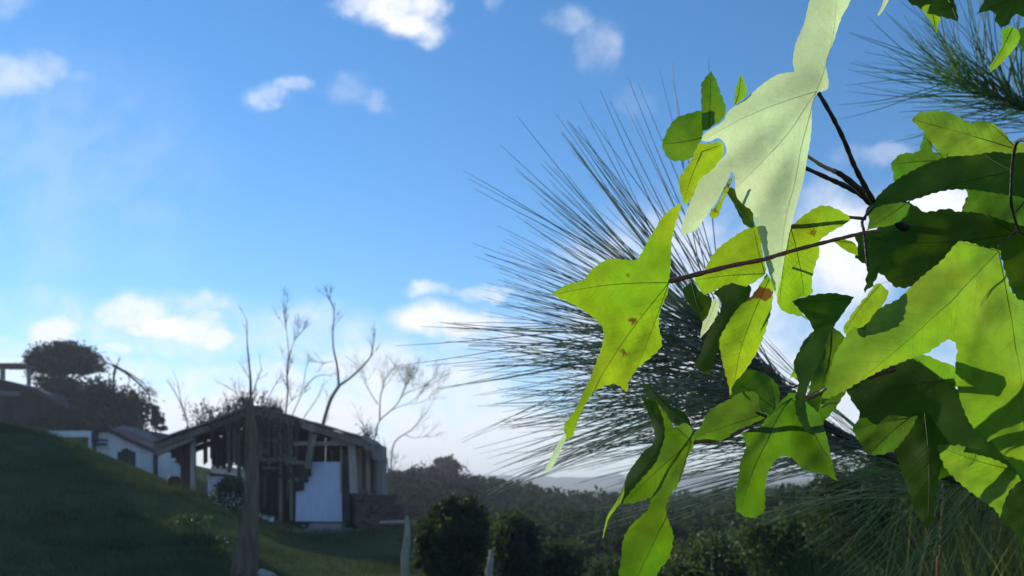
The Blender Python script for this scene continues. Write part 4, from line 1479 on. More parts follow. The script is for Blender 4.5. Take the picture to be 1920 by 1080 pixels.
def stem(name, parent, pts, d0, d1, r0, r1, m, label=None, bumps=0.12):
    n_ = len(pts)
    ps = smooth_poly([P(x, y, d0 + (d1 - d0) * i / (n_ - 1)) for i, (x, y) in enumerate(pts)], 5)
    k = len(ps)
    rr = [(r0 + (r1 - r0) * i / (k - 1)) * d0 / F * (1 + bumps * math.sin(i * 2.1 + r0)) for i in range(k)]
    return MB().tube(ps, rr, 8).build(name, m, parent, True, label)


Z2 = lambda pts: T(1400, 360, 1276 / 520, pts)
Z3 = lambda pts: T(1440, 640, 1178 / 480, pts)
Z7 = lambda pts: T(1200, 0, 2.25, pts)
Z8 = lambda pts: T(1000, 380, 2.25, pts)
ZA = lambda pts: T(1000, 640, 1571 / 640, pts)
ZR = lambda pts: T(1640, 0, 720 / 280, pts)

sg = thing('sweetgum_sapling', (0.52, 0.62, gz(0.52, 0.62)), 'young sweetgum sapling with large lobed bright green leaves close by', 'sapling')
tr0 = Vector((0.52, 0.62, gz(0.52, 0.62) - .05))
MB().tube(smooth_poly([tr0, Vector((.50, .64, .8)), Vector((.47, .60, 1.4)), Vector((.46, .60, 1.75)), Vector((.50, .62, 2.4))], 4), [.012 * (1 - .03 * i) for i in range(17)], 8).build('trunk', MT['twig'], sg, True)

# twigs
stem('twig', sg, Z7([(1720, 1500), (1400, 1180), (1200, 1010), (1090, 945), (1030, 900), (975, 858), (930, 818), (860, 782), (800, 755), (690, 705)]), .60, .47, 9, 2.6, MT['twig'])
stem('twig', sg, Z7([(985, 850), (940, 770), (900, 690), (860, 590), (810, 490), (755, 395)]), .505, .43, 5, 3.2, MT['twig'])
stem('twig', sg, Z7([(945, 815), (860, 745), (820, 722), (770, 700), (705, 657)]), .49, .47, 6, 2.4, MT['twig'])
stem('bud_scale', sg, Z7([(822, 722), (790, 708), (750, 685), (706, 656)]), .478, .462, 3.4, 1.8, mat('pink_twig', (0.40, 0.24, 0.19), .5, scale=90, bump=0), 'pale pink young twig end')
stem('petiole', sg, Z7([(960, 1120), (945, 980), (937, 945), (945, 920), (990, 870)]), .49, .50, 2.6, 3.0, MT['twig'])
stem('petiole', sg, Z8([(1400, 68), (1330, 62), (1250, 64), (1170, 74), (1120, 88), (1085, 105)]), .50, .46, 3.0, 3.4, MT['petiole'])
stem('petiole', sg, Z8([(1460, 120), (1400, 126), (1300, 150), (1200, 175), (1060, 212), (970, 240), (840, 265), (700, 300), (575, 332)]), .476, .425, 3.0, 4.4, MT['petiole'], 'long reddish leaf stalk')
stem('petiole', sg, Z2([(285, 478), (255, 430), (215, 375), (150, 340)]), .50, .47, 2.6, 2.0, MT['twig'])
stem('twig', sg, Z8([(1520, 700), (1400, 735), (1300, 770), (1230, 792), (1165, 820), (1120, 850), (1090, 862), (980, 905), (900, 945), (830, 985), (760, 1002), (670, 1012)]), .56, .44, 6.5, 3.0, MT['petiole'], 'lower reddish brown twig')
stem('petiole', sg, Z2([(130, 905), (165, 895), (210, 900), (250, 880), (260, 860)]), .47, .49, 2.4, 1.6, MT['petiole'])
stem('petiole', sg, Z2([(290, 945), (330, 925), (365, 905)]), .45, .44, 3.5, 2.5, MT['petiole_green'])
stem('petiole', sg, Z2([(345, 990), (380, 972), (420, 970)]), .45, .45, 2.5, 2.0, MT['petiole_green'])
stem('twig', sg, Z7([(1640, 590), (1590, 600), (1572, 690), (1565, 830), (1575, 900), (1600, 980)]), .42, .46, 3.5, 2.6, MT['twig'])
stem('twig', sg, Z2([(1276, 195), (1240, 180), (1200, 215), (1160, 250)]), .47, .46, 2.2, 1.5, MT['twig'])
stem('petiole', sg, Z8([(940, 885), (965, 895), (985, 902)]), .44, .44, 2.6, 3.2, MT['twig'])

# pale leaf hanging in front
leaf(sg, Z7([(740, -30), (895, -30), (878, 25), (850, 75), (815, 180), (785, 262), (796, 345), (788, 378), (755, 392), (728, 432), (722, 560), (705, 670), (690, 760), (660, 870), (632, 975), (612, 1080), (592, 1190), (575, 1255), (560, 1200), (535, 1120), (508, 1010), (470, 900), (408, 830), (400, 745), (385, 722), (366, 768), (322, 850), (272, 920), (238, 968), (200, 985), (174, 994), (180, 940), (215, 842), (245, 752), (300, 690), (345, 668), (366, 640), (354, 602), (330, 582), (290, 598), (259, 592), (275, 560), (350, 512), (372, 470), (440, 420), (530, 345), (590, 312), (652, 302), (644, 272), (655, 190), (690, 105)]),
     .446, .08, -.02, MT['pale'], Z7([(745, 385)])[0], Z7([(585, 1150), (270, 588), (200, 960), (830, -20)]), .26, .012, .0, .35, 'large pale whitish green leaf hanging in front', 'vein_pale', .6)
# left star leaf
leaf(sg, Z8([(572, 345), (576, 300), (582, 215), (586, 150), (602, 85), (624, 20), (622, 2), (600, 14), (550, 55), (490, 150), (440, 238), (400, 241), (340, 236), (300, 245), (250, 280), (210, 325), (140, 345), (110, 365), (78, 385), (110, 405), (170, 430), (240, 475), (272, 502), (297, 545), (290, 600), (270, 660), (240, 740), (210, 800), (185, 860), (150, 910), (130, 938), (134, 975), (145, 1002), (166, 985), (185, 930), (205, 880), (235, 828), (262, 795), (300, 775), (345, 765), (375, 785), (397, 800), (402, 760), (440, 700), (500, 650), (542, 602), (530, 522), (535, 460), (555, 410), (570, 372)]),
     .43, .05, -.15, MT['lime'], Z8([(572, 338)])[0], Z8([(90, 386), (148, 990), (618, 12), (395, 795)]), .20, .014, .10, 1.2, 'yellow green star shaped leaf with long drooping tip')
leaf(sg, T(800, 200, 1.543, [(408, 948), (392, 955), (372, 990), (352, 1030), (342, 1052), (352, 1058), (372, 1030), (392, 985), (402, 962)]), .46, 0, -.1, MT['pale'], (1060, 820), [(1024, 880)], .1, .005, 0, .5, 'pale blurred leaf tip', 'vein_pale', .5, False)
# small leaves upper left
leaf(sg, Z7([(262, 470), (200, 480), (150, 500), (115, 550), (95, 602), (96, 625), (112, 660), (150, 680), (215, 668), (238, 622), (258, 590), (266, 550)]), .430, .1, .2, MT['green'], Z7([(262, 580)])[0], Z7([(100, 605)]), .3, .012, 0, 1.0)
leaf(sg, Z7([(258, 360), (275, 330), (300, 300), (325, 350), (342, 395), (358, 440), (362, 472), (345, 505), (308, 530), (272, 552), (262, 545), (260, 470)]), .434, .1, .35, MT['green'], Z7([(292, 535)])[0], Z7([(300, 305)]), .22, .012, 0, 1.0)
leaf(sg, Z7([(238, 600), (262, 606), (300, 606), (332, 594), (352, 612), (352, 650), (300, 720), (250, 760), (222, 832), (186, 862), (168, 800), (166, 752), (200, 702), (226, 655)]), .436, .0, -.1, MT['lime'], Z7([(262, 640)])[0], Z7([(185, 850), (345, 610)]), .12, .012, 0, 1.0)
leaf(sg, Z7([(395, 445), (404, 372), (425, 312), (440, 340), (452, 395), (420, 430)]), .4472, .08, -.02, MT['fresh'], Z7([(402, 440)])[0], Z7([(425, 318)]), .2, .01, 0, .6)
leaf(sg, Z7([(334, 850), (356, 800), (382, 748), (394, 742), (374, 800), (347, 862), (327, 918), (292, 912), (306, 884)]), .4475, .08, -.02, MT['lime'], Z7([(380, 755)])[0], Z7([(310, 900)]), .15, .01, 0, .8)
leaf(sg, Z7([(348, 788), (400, 800), (442, 868), (472, 890), (482, 958), (445, 952), (415, 900), (385, 840)]), .45, -.75, .4, MT['deep'], Z7([(355, 792)])[0], Z7([(475, 950)]), .2, .01, 0, .8)
# yellow-green leaves behind the pale one
leaf(sg, Z8([(1085, 105), (1112, 78), (1160, 40), (1220, 12), (1285, 28), (1338, 66), (1312, 92), (1260, 122), (1205, 165), (1208, 215), (1190, 262), (1174, 330), (1176, 382), (1125, 402), (1092, 418), (1130, 460), (1158, 498), (1128, 480), (1062, 462), (1034, 432), (1028, 380), (1036, 280), (1050, 190)]), .464, .1, -.1, MT['lime'], Z8([(1087, 108)])[0], Z8([(1325, 66), (1150, 490), (1040, 420)]), .20, .014, .05, 1.0)
leaf(sg, Z8([(945, 95), (900, 112), (850, 140), (790, 182), (760, 216), (735, 260), (712, 296), (680, 320), (692, 348), (722, 388), (770, 368), (835, 340), (900, 352), (975, 305), (982, 285), (966, 205)]), .450, .1, .0, MT['lime'], Z8([(978, 300)])[0], Z8([(690, 325), (930, 110)]), .2, .015, .04, 1.1)
leaf(sg, Z8([(985, 300), (1012, 340), (1012, 380), (1004, 450), (980, 540), (942, 632), (892, 712), (848, 760), (831, 815), (820, 762), (800, 680), (785, 582), (815, 520), (860, 450), (922, 392), (960, 340)]), .450, .1, -.05, MT['lime'], Z8([(995, 325)])[0], Z8([(831, 805)]), .24, .014, .05, 1.0)
# dark shaded leaves in the middle
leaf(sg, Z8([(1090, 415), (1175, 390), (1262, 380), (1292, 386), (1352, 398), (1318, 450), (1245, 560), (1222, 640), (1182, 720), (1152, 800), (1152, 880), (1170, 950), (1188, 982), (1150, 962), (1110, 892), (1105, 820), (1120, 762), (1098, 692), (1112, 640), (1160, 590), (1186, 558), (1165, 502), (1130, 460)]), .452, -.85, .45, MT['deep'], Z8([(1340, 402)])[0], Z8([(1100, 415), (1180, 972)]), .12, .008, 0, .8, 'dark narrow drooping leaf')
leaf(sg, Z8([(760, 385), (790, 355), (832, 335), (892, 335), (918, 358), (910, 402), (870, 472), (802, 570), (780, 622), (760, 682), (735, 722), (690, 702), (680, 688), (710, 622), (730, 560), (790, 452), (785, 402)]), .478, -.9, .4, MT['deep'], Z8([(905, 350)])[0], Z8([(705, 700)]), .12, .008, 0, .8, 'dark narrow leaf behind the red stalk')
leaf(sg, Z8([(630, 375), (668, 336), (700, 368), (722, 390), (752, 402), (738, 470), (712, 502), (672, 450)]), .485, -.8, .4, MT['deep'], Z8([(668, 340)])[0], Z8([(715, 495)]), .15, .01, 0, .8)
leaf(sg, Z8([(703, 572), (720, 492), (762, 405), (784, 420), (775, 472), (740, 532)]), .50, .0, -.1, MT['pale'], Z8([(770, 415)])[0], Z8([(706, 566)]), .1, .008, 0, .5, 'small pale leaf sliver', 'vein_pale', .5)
# big bright leaf
leaf(sg, Z2([(340, 1012), (346, 950), (366, 880), (400, 762), (432, 702), (490, 622), (540, 640), (560, 600), (600, 545), (640, 520), (700, 490), (770, 422), (830, 370), (900, 312), (960, 240), (990, 226), (1050, 240), (1100, 256), (1165, 270), (1166, 312), (1196, 392), (1212, 442), (1240, 480), (1330, 500), (1330, 1330), (1276, 1335), (1225, 1265), (1120, 1155), (1040, 1080), (990, 980), (966, 880), (960, 790), (968, 732), (958, 692), (922, 680), (832, 740), (740, 772), (640, 812), (560, 852), (440, 920), (362, 962)]),
     .50, .12, .0, MT['fresh'], Z2([(1160, 272)])[0], Z2([(342, 1005), (1290, 1320), (985, 235)]), .30, .016, .12, 1.3, 'largest bright green leaf with two long lobes', 'vein_dark', .8)
leaf(sg, Z2([(455, 652), (444, 625), (470, 585), (495, 545), (550, 480), (600, 420), (640, 445), (652, 470), (620, 530), (560, 600), (490, 640)]), .515, .1, -.2, MT['fresh'], Z2([(610, 430)])[0], Z2([(452, 640)]), .18, .01, 0, 1.0)
leaf(sg, Z2([(325, 672), (340, 650), (300, 690), (255, 720), (225, 790), (186, 890), (205, 855), (278, 845), (282, 800), (240, 790)]), .47, .0, -.2, MT['fresh'], Z2([(320, 680)])[0], Z2([(190, 885)]), .15, .01, 0, .6)
# leaves under the bright one
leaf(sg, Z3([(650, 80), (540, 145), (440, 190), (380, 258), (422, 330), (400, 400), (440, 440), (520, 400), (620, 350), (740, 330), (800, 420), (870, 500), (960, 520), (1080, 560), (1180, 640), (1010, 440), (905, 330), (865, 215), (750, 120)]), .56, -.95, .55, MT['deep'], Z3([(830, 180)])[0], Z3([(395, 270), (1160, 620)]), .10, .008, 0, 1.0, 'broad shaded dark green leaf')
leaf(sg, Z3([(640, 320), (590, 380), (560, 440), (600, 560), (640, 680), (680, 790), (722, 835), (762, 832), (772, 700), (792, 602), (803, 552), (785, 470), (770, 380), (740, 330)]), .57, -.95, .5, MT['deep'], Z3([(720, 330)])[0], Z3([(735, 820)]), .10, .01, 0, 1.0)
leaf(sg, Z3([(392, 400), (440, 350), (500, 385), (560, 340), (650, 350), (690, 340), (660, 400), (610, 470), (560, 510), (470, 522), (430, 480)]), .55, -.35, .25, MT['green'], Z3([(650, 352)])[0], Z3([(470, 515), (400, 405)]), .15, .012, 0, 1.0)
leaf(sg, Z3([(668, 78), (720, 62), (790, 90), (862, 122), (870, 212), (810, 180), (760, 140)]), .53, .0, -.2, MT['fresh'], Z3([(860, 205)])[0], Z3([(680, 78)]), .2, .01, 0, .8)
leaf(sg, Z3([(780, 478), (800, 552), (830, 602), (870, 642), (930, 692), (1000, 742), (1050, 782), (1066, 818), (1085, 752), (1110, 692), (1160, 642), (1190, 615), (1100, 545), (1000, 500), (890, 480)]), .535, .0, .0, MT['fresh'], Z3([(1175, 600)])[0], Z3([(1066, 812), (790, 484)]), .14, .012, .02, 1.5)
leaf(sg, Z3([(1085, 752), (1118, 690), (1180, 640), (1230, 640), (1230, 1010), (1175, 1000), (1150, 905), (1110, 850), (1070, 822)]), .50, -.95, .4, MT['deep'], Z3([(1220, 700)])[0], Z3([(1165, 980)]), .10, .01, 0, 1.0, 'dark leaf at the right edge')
# dark and lit leaves at the upper right
leaf(sg, Z7([(945, 920), (958, 880), (1010, 820), (1080, 760), (1200, 695), (1300, 662), (1400, 655), (1500, 640), (1570, 650), (1690, 640), (1690, 860), (1600, 830), (1500, 815), (1400, 800), (1372, 800), (1320, 800), (1250, 812), (1130, 850), (1020, 872), (965, 905)]), .49, -.85, .55, MT['deep'], Z7([(1580, 720)])[0], Z7([(950, 915), (1450, 650)]), .12, .010, 0, 1.0, 'dark curved leaf with long pointed tip')
leaf(sg, Z7([(1150, 505), (1180, 475), (1262, 468), (1330, 485), (1392, 520), (1440, 510), (1502, 530), (1545, 568), (1575, 605), (1640, 605), (1640, 690), (1550, 690), (1400, 690), (1290, 680), (1260, 640), (1230, 600), (1200, 560), (1165, 525)]), .54, -.05, .40, MT['fresh'], Z7([(1590, 630)])[0], Z7([(1155, 505), (1480, 525)]), .25, .014, 0, 1.4)
leaf(sg, Z7([(1062, 690), (1100, 650), (1172, 640), (1190, 590), (1205, 560), (1232, 600), (1238, 640), (1300, 650), (1280, 700), (1180, 760), (1080, 790), (1070, 740)]), .535, .0, .1, MT['green'], Z7([(1290, 680)])[0], Z7([(1068, 695), (1200, 575)]), .22, .014, 0, 1.2)
leaf(sg, Z7([(1255, 770), (1310, 762), (1400, 770), (1450, 800), (1500, 780), (1560, 705), (1690, 690), (1690, 960), (1570, 940), (1440, 900), (1360, 890), (1385, 820), (1345, 790)]), .515, -.25, .25, MT['green'], Z7([(1660, 800)])[0], Z7([(1270, 770), (1560, 930)]), .12, .012, 0, 1.0)
leaf(sg, Z7([(960, 900), (1010, 870), (1060, 860), (1140, 850), (1118, 915), (1060, 950), (1000, 960), (955, 972), (968, 930)]), .50, -.1, .1, MT['green'], Z7([(1120, 860)])[0], Z7([(960, 965)]), .2, .01, 0, .8)
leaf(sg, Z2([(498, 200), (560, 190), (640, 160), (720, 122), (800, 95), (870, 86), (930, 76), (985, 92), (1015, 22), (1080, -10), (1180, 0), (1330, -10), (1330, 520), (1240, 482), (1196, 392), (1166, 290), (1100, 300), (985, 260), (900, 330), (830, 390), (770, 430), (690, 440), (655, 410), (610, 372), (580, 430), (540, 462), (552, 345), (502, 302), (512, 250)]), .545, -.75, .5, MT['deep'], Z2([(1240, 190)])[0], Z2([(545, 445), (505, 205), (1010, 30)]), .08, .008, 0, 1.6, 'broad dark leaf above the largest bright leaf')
leaf(sg, Z2([(402, 226), (440, 215), (500, 238), (512, 292), (472, 278), (430, 252)]), .47, 0, -.1, MT['lime'], Z2([(500, 240)])[0], Z2([(410, 226)]), .2, .01, 0, .6)
# lower leaves
leaf(sg, ZA([(560, 268), (592, 310), (622, 350), (652, 402), (680, 380), (722, 390), (738, 470), (712, 530), (690, 600), (660, 670), (622, 722), (612, 790), (640, 870), (642, 930), (622, 1000), (580, 1052), (545, 1110), (395, 1110), (405, 1000), (410, 930), (440, 860), (490, 810), (530, 770), (535, 720), (480, 740), (410, 748), (440, 700), (510, 620), (562, 560), (590, 490), (605, 430), (600, 370), (582, 310)]), .435, -.05, -.1, MT['green'], ZA([(728, 460)])[0], ZA([(565, 280), (420, 745), (470, 1100)]), .22, .014, .08, 1.1, 'long lobed green leaf reaching the bottom edge')
leaf(sg, ZA([(500, 262), (560, 440), (505, 510), (452, 580), (430, 620), (415, 680), (408, 748), (440, 712), (515, 625), (570, 565), (600, 500), (625, 430), (600, 350), (560, 280)]), .448, -.9, .4, MT['deep'], ZA([(612, 420)])[0], ZA([(412, 735), (505, 270)]), .12, .01, 0, .8, 'dark half of a folded leaf')
leaf(sg, ZA([(415, 652), (408, 690), (380, 742), (342, 800), (330, 842), (318, 905), (322, 905), (338, 845), (352, 808), (395, 752), (418, 700)]), .44, 0, -.1, MT['fresh'], ZA([(415, 665)])[0], ZA([(320, 895)]), .1, .003, 0, .2)
leaf(sg, ZA([(725, 440), (770, 392), (800, 332), (850, 292), (912, 262), (962, 232), (1030, 240), (1045, 310), (1085, 342), (1005, 382), (932, 412), (880, 450), (822, 470), (745, 462)]), .445, -.15, .1, MT['green'], ZA([(1060, 335)])[0], ZA([(735, 445)]), .16, .010, .02, 1.0)
leaf(sg, ZA([(905, 260), (930, 185), (1000, 130), (1082, 160), (1132, 220), (1122, 300), (1085, 345), (1040, 300), (1000, 262)]), .47, -.5, .35, MT['green'], ZA([(1110, 310)])[0], ZA([(940, 195), (1085, 170)]), .16, .010, 0, 1.0)
leaf(sg, ZA([(962, 425), (1010, 402), (1042, 400), (1082, 340), (1132, 282), (1200, 222), (1225, 252), (1312, 330), (1332, 372), (1360, 480), (1382, 590), (1400, 644), (1340, 612), (1250, 592), (1212, 560), (1180, 530), (1122, 540), (1082, 602), (1066, 680), (1062, 780), (1002, 812), (950, 792), (935, 782), (930, 702), (945, 622), (952, 560), (980, 482)]), .465, -.12, .05, MT['green'], ZA([(1180, 260)])[0], ZA([(1395, 638), (950, 785), (965, 435)]), .26, .016, .08, 1.0)
leaf(sg, ZA([(500, 180), (560, 230), (640, 300), (700, 330), (722, 385), (690, 395), (650, 380), (600, 340), (540, 290)]), .50, -.9, .45, MT['deep'], ZA([(715, 380)])[0], ZA([(510, 190)]), .15, .01, 0, .8)

# more leaves deeper in the sapling
leaf(sg, [(1598, 600), (1640, 575), (1690, 610), (1720, 680), (1700, 760), (1660, 800), (1640, 850), (1620, 790), (1585, 730), (1560, 690), (1580, 650)], .62, -.7, .4, MT['deep'], (1650, 585), [(1640, 840), (1565, 690)], .2, .014, .04, 1.0)
leaf(sg, [(1500, 655), (1545, 610), (1590, 640), (1600, 700), (1570, 760), (1530, 800), (1500, 770), (1520, 720)], .60, -.4, .3, MT['green'], (1560, 620), [(1525, 795)], .2, .014, .04, 1.0)
leaf(sg, [(1690, 760), (1760, 720), (1830, 760), (1850, 830), (1800, 880), (1740, 900), (1700, 860)], .63, -.75, .4, MT['deep'], (1760, 730), [(1735, 890), (1845, 820)], .2, .014, .04, 1.0)
leaf(sg, [(1700, 380), (1650, 420), (1640, 470), (1700, 500), (1760, 470), (1780, 420), (1750, 412)], .60, -.6, .3, MT['deep'], (1760, 430), [(1645, 465)], .2, .014, .04, 1.0)
leaf(sg, [(1850, 600), (1880, 560), (1960, 560), (1960, 700), (1900, 690), (1860, 660)], .60, -.6, .3, MT['deep'], (1940, 580), [(1860, 650)], .2, .014, .04, 1.0)

# second sweetgum branch at the top right
sb_ = thing('sweetgum_branch', P(1960, -160, .62), 'leafy sweetgum twig hanging into the top right corner', 'branch')
stem('twig', sb_, ZR([(900, -500), (800, -300), (700, -120), (600, -40), (400, -30), (250, -20)]), .62, .55, 6, 3, MT['twig'])
leaf(sb_, ZR([(150, -40), (162, 8), (220, 40), (250, 60), (280, 70), (310, 78), (350, 88), (402, 102), (400, 60), (382, 0), (370, -40)]), .56, -.8, .5, MT['deep'], ZR([(340, -30)])[0], ZR([(165, 5), (395, 95)]), .15, .012, 0, 1.1)
leaf(sb_, ZR([(225, 40), (240, 60), (262, 90), (285, 128), (298, 165), (306, 120), (318, 82), (300, 40), (260, 20)]), .565, 0, -.1, MT['lime'], ZR([(270, 30)])[0], ZR([(297, 155)]), .15, .01, 0, .7)
leaf(sb_, ZR([(492, 70), (530, 0), (560, -40), (760, -40), (760, 85), (720, 80), (672, 70), (652, 110), (612, 132), (582, 102), (578, 62), (540, 52)]), .55, -.85, .5, MT['deep'], ZR([(700, -20)])[0], ZR([(500, 65), (610, 125)]), .12, .012, 0, 1.1)
leaf(sb_, ZR([(612, 148), (662, 128), (702, 168), (682, 222), (642, 272), (602, 312), (560, 346), (550, 330), (590, 262), (616, 202)]), .57, .0, -.2, MT['fresh'], ZR([(665, 135)])[0], ZR([(556, 340)]), .18, .01, 0, .7, 'bright hanging leaf tip')
leaf(sb_, ZR([(690, 150), (720, 130), (780, 120), (780, 290), (735, 270), (700, 215)]), .58, -.2, .1, MT['green'], ZR([(760, 140)])[0], ZR([(735, 265)]), .18, .01, 0, .7)
leaf(sb_, ZR([(50, -20), (72, -20), (58, 20), (40, 50), (20, 78), (14, 70), (34, 30)]), .50, 0, -.1, MT['pale'], ZR([(60, -15)])[0], ZR([(18, 74)]), .1, .004, 0, .3, 'pale tip of a leaf just above the frame', 'vein_pale', .5, False)


# ------------------------------------------------------------------ pines: needle tufts
def needle_mesh(name, bend, seed, material='needle'):
    pts = []
    for i in range(9):
        t_ = i / 8
        pts.append((t_, bend * t_ * t_, 0.01 * math.sin(t_ * 5 + seed)))
    mb = MB().tube(pts, [1.0] * 9, 4, False)
    # radius is scaled separately: build with real thickness relative to unit length
    me = bpy.data.meshes.new(name)
    V_ = []
    for i in range(9):
        c = Vector(pts[i])
        rr = .0030 * (1 - .75 * (i / 8) ** 2)
        for k in range(3):
            V_.append(c + Vector((0, math.cos(k * 2.094) * rr, math.sin(k * 2.094) * rr)))
    F_ = []
    for i in range(8):
        for k in range(3):
            F_.append((i * 3 + k, i * 3 + (k + 1) % 3, (i + 1) * 3 + (k + 1) % 3, (i + 1) * 3 + k))
    me.from_pydata([tuple(v_) for v_ in V_], [], F_)
    me.polygons.foreach_set('use_smooth', [True] * len(me.polygons))
    me.materials.append(MT[material])
    return me


NM = [needle_mesh('needle', b_, i) for i, b_ in enumerate((-.10, -.03, .05, .12, .18))]


NM3 = [needle_mesh('needle', b_, i, 'needle_pale') for i, b_ in enumerate((-.10, -.03, .05, .12, .18))]
NM2 = [needle_mesh('needle', b_, i, 'needle_green') for i, b_ in enumerate((-.10, -.03, .05, .12, .18))]


def tuft(root, hub, nobj, nstuff, angs, length, seed, axis_px=(1, -.4), spread=.55, thick=1.0, green=False):
    """needles round a twig: angles in the picture plane (deg, 0 = right, 90 = up), leaning towards or away by up to spread"""
    g_ = np.random.default_rng(seed)
    Vs, Fs = [], []
    bundle = (0, 0, 1)
    for i in range(nobj + nstuff):
        if i % 3 == 0:                              # needles come in threes
            bundle = (float(g_.uniform(angs[0], angs[1])), float(g_.uniform(-spread, spread)), float(g_.uniform(.72, 1.05)), float(g_.uniform(-.11, .05)))
        an = R(bundle[0] + float(g_.normal()) * 1.6)
        dp = bundle[1] + float(g_.normal()) * .03
        dr = Vector((math.cos(an), dp, math.sin(an))).normalized()
        L = length * bundle[2] * float(g_.uniform(.94, 1.03))
        off = bundle[3]
        st_ = Vector(hub) + Vector((axis_px[0], 0, axis_px[1])).normalized() * off + Vector(g_.normal(size=3) * .004)
        q_ = dr.to_track_quat('X', 'Z')
        roll = Matrix.Rotation(float(g_.uniform(-.5, .5)) + (0 if g_.random() < .8 else 3.1), 3, 'X')
        rm = q_.to_matrix() @ roll
        pale_ = (not green) and i < nobj and g_.random() < .42
        me = (NM2 if green else NM3 if pale_ else NM)[int(g_.integers(0, 5))]
        tk = thick * .30 / length * (1.35 if pale_ else 1.0)
        if i < nobj:
            o = bpy.data.objects.new('needle', me)
            COL.objects.link(o)
            o.parent = root
            o.location = st_ - ORIG[root.name]
            o.rotation_euler = rm.to_euler()
            o.scale = (L, L * tk, L * tk)
        else:
            b0 = len(Vs)
            for v_ in me.vertices:
                c = v_.co
                Vs.append(tuple(st_ + rm @ Vector((c.x * L, c.y * L * tk, c.z * L * tk))))
            for p_ in me.polygons:
                Fs.append(tuple(b0 + k for k in p_.vertices))
    if Vs:
        o = mesh_obj('needles', Vs, Fs, MT['needle_green' if green else 'needle'], root, True)
        o['kind'] = 'stuff'


pine = thing('pine_branch', P(1900, 1010, 1.3), 'pine branch with long dark needles fanning out behind the sweetgum leaves', 'branch')
hub = P(1440, 700, 1.08)
hub2 = P(1570, 810, 1.16)
ps = smooth_poly([P(2500, 1060, 1.7), P(2100, 960, 1.4), P(1800, 900, 1.26), P(1570, 810, 1.15), P(1440, 700, 1.08)], 5)
MB().tube(ps, [.011 - .0003 * i for i in range(len(ps))], 8).build('twig', MT['twig'], pine, True)
ps2 = smooth_poly([P(2500, 1060, 1.7), Vector((1.95, 1.8, 1.2)), Vector((2.1, 1.8, gz(2.1, 1.8) - .1))], 4)
MB().tube(ps2, [.014 + .002 * i for i in range(len(ps2))], 8).build('trunk', MT['bark'], pine, True)
MB().tube([P(1452, 712, 1.09), P(1436, 694, 1.08), P(1425, 680, 1.07)], [.008, .006, .001], 8).build('bud', MT['petiole'], pine, True)
tuft(pine, hub, 50, 24, (106, 150), .37, 4, (1, -.8), .35, 1.1)
tuft(pine, hub, 140, 110, (140, 204), .40, 5, (1, -.8), .45, 1.1)
tuft(pine, hub2, 90, 120, (158, 200), .44, 6, (1, -.7), .5, 1.1)
tuft(pine, P(1720, 900, 1.24), 0, 60, (140, 190), .40, 8, (1, -.7), .6, 1.1)

tuft(pine, P(1830, 880, 1.27), 0, 120, (165, 255), .32, 9, (1, -.2), .6, .8, True)

pine2 = thing('pine_branch', P(2100, 235, 1.6), 'blurred pine branch tip with green needles in the top right corner', 'branch')
MB().tube(smooth_poly([Vector((1.8, 1.9, 1.7)), P(2200, 290, 1.62), P(2010, 235, 1.5), P(1890, 190, 1.45)], 5), [.010 - .0003 * i for i in range(16)], 8).build('twig', MT['bare_bark'], pine2, True)
MB().tube(smooth_poly([Vector((1.85, 1.9, gz(1.85, 1.9) - .1)), Vector((1.82, 1.9, 1.0)), Vector((1.8, 1.9, 1.7)), Vector((1.8, 1.92, 3.2))], 4), [.03 - .001 * i for i in range(13)], 8).build('trunk', MT['bark'], pine2, True)
tuft(pine2, P(1890, 190, 1.45), 90, 60, (85, 200), .215, 15, (1, -.3), .6, 1.3, True)
tuft(pine2, P(2010, 235, 1.5), 30, 60, (80, 200), .22, 16, (1, -.3), .8, 1.3, True)

# ------------------------------------------------------------------ tall grass at the lower right
GB = []
g_ = np.random.default_rng(77)


def long_blades(nn, pxr, dr, hr, wr, lean):
    px__ = g_.uniform(*pxr, nn)
    d__ = g_.uniform(*dr, nn)
    xs__ = (px__ - 960) / F * d__
    z__ = ground_z(xs__, d__) - .02
    h__ = g_.uniform(*hr, nn)
    w__ = g_.uniform(*wr, nn)
    la = g_.uniform(0, 6.28, nn)
    ln = g_.uniform(.1, lean, nn) * h__
    sd = np.stack([np.cos(la + 1.57), np.sin(la + 1.57), np.zeros(nn)], 1)
    prev = np.stack([xs__, d__, z__], 1)
    base_ = prev.copy()
    prw = w__
    for k in range(1, 5):
        t_ = k / 4
        cur = base_ + np.stack([np.cos(la) * ln * t_ ** 2, np.sin(la) * ln * t_ ** 2, h__ * (t_ - .25 * (ln / h__) * t_ ** 3)], 1)
        cw = w__ * (1 - t_ * .93)
        GB.append(np.stack([prev - sd * prw[:, None], prev + sd * prw[:, None], cur + sd * cw[:, None], cur - sd * cw[:, None]], 1))
        prev, prw = cur, cw


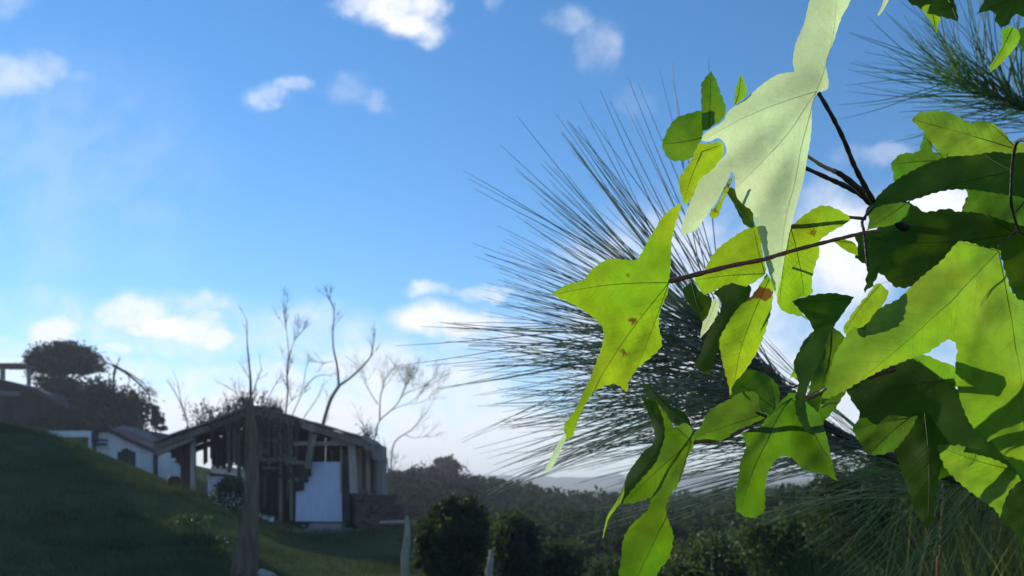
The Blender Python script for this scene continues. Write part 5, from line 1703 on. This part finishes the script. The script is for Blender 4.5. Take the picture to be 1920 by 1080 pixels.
long_blades(500, (1640, 2100), (1.6, 2.6), (.35, .75), (.0015, .003), .6)
long_blades(260, (1830, 2100), (1.3, 1.9), (.35, .62), (.0012, .0025), .45)
long_blades(900, (1380, 2000), (2.2, 4.2), (.35, .8), (.002, .004), .8)
long_blades(1400, (1450, 2050), (2.4, 3.6), (.5, 1.0), (.0018, .0035), .9)
quads_obj('tall_grass', np.concatenate(GB), MT['long_grass'], None, 'stuff', 'tall thin grass at the lower right corner')
GB = []
long_blades(260, (1835, 2060), (1.35, 1.9), (.62, .98), (.0012, .0024), .45)
long_blades(46, (1660, 1830), (1.6, 2.2), (.75, 1.05), (.0010, .0020), .6)
quads_obj('sunlit_tone_grass', np.concatenate(GB), MT['sunlit_straw_grass'], None, 'stuff', 'yellow green grass blades in the lower right corner, sunlight painted into their colour')
for i, (pl, lab) in enumerate([([(1756, 1120), (1762, 1040), (1766, 960), (1770, 915)], 'upright reddish dry weed stem in the lower right grass'), ([(1700, 1110), (1760, 1020), (1815, 950)], 'thin weed stalk leaning right in the lower right grass')]):
    b_ = P(*pl[0], 1.7)
    t_ = thing('dry_weed', (b_.x, 1.7, gz(b_.x, 1.7)), lab, 'weed')
    pp = [Vector((b_.x, 1.7, gz(b_.x, 1.7)))] + [P(x, y, 1.7) for x, y in pl]
    MB().tube(smooth_poly(pp, 3), [.0035 - .0002 * k for k in range((len(pp) - 1) * 3 + 1)], 5).build('stalk', MT['petiole'] if i == 0 else MT['long_grass'], t_, True)

# ------------------------------------------------------------------ the air
hm = bpy.data.materials.new('haze')
hm.use_nodes = True
hm.node_tree.nodes.clear()
ho = hm.node_tree.nodes.new('ShaderNodeOutputMaterial')
hv_ = hm.node_tree.nodes.new('ShaderNodeVolumePrincipled')
hv_.inputs['Color'].default_value = (0.90, 0.93, 0.97, 1)
hv_.inputs['Density'].default_value = 0.0021
hv_.inputs['Anisotropy'].default_value = 0.2
hm.node_tree.links.new(hv_.outputs[0], ho.inputs['Volume'])
hz = MB().box((0, 0, 11.0), (9000, 9000, 34)).build('haze', hm)
hz['kind'] = 'stuff'
hz.display_type = 'WIRE'
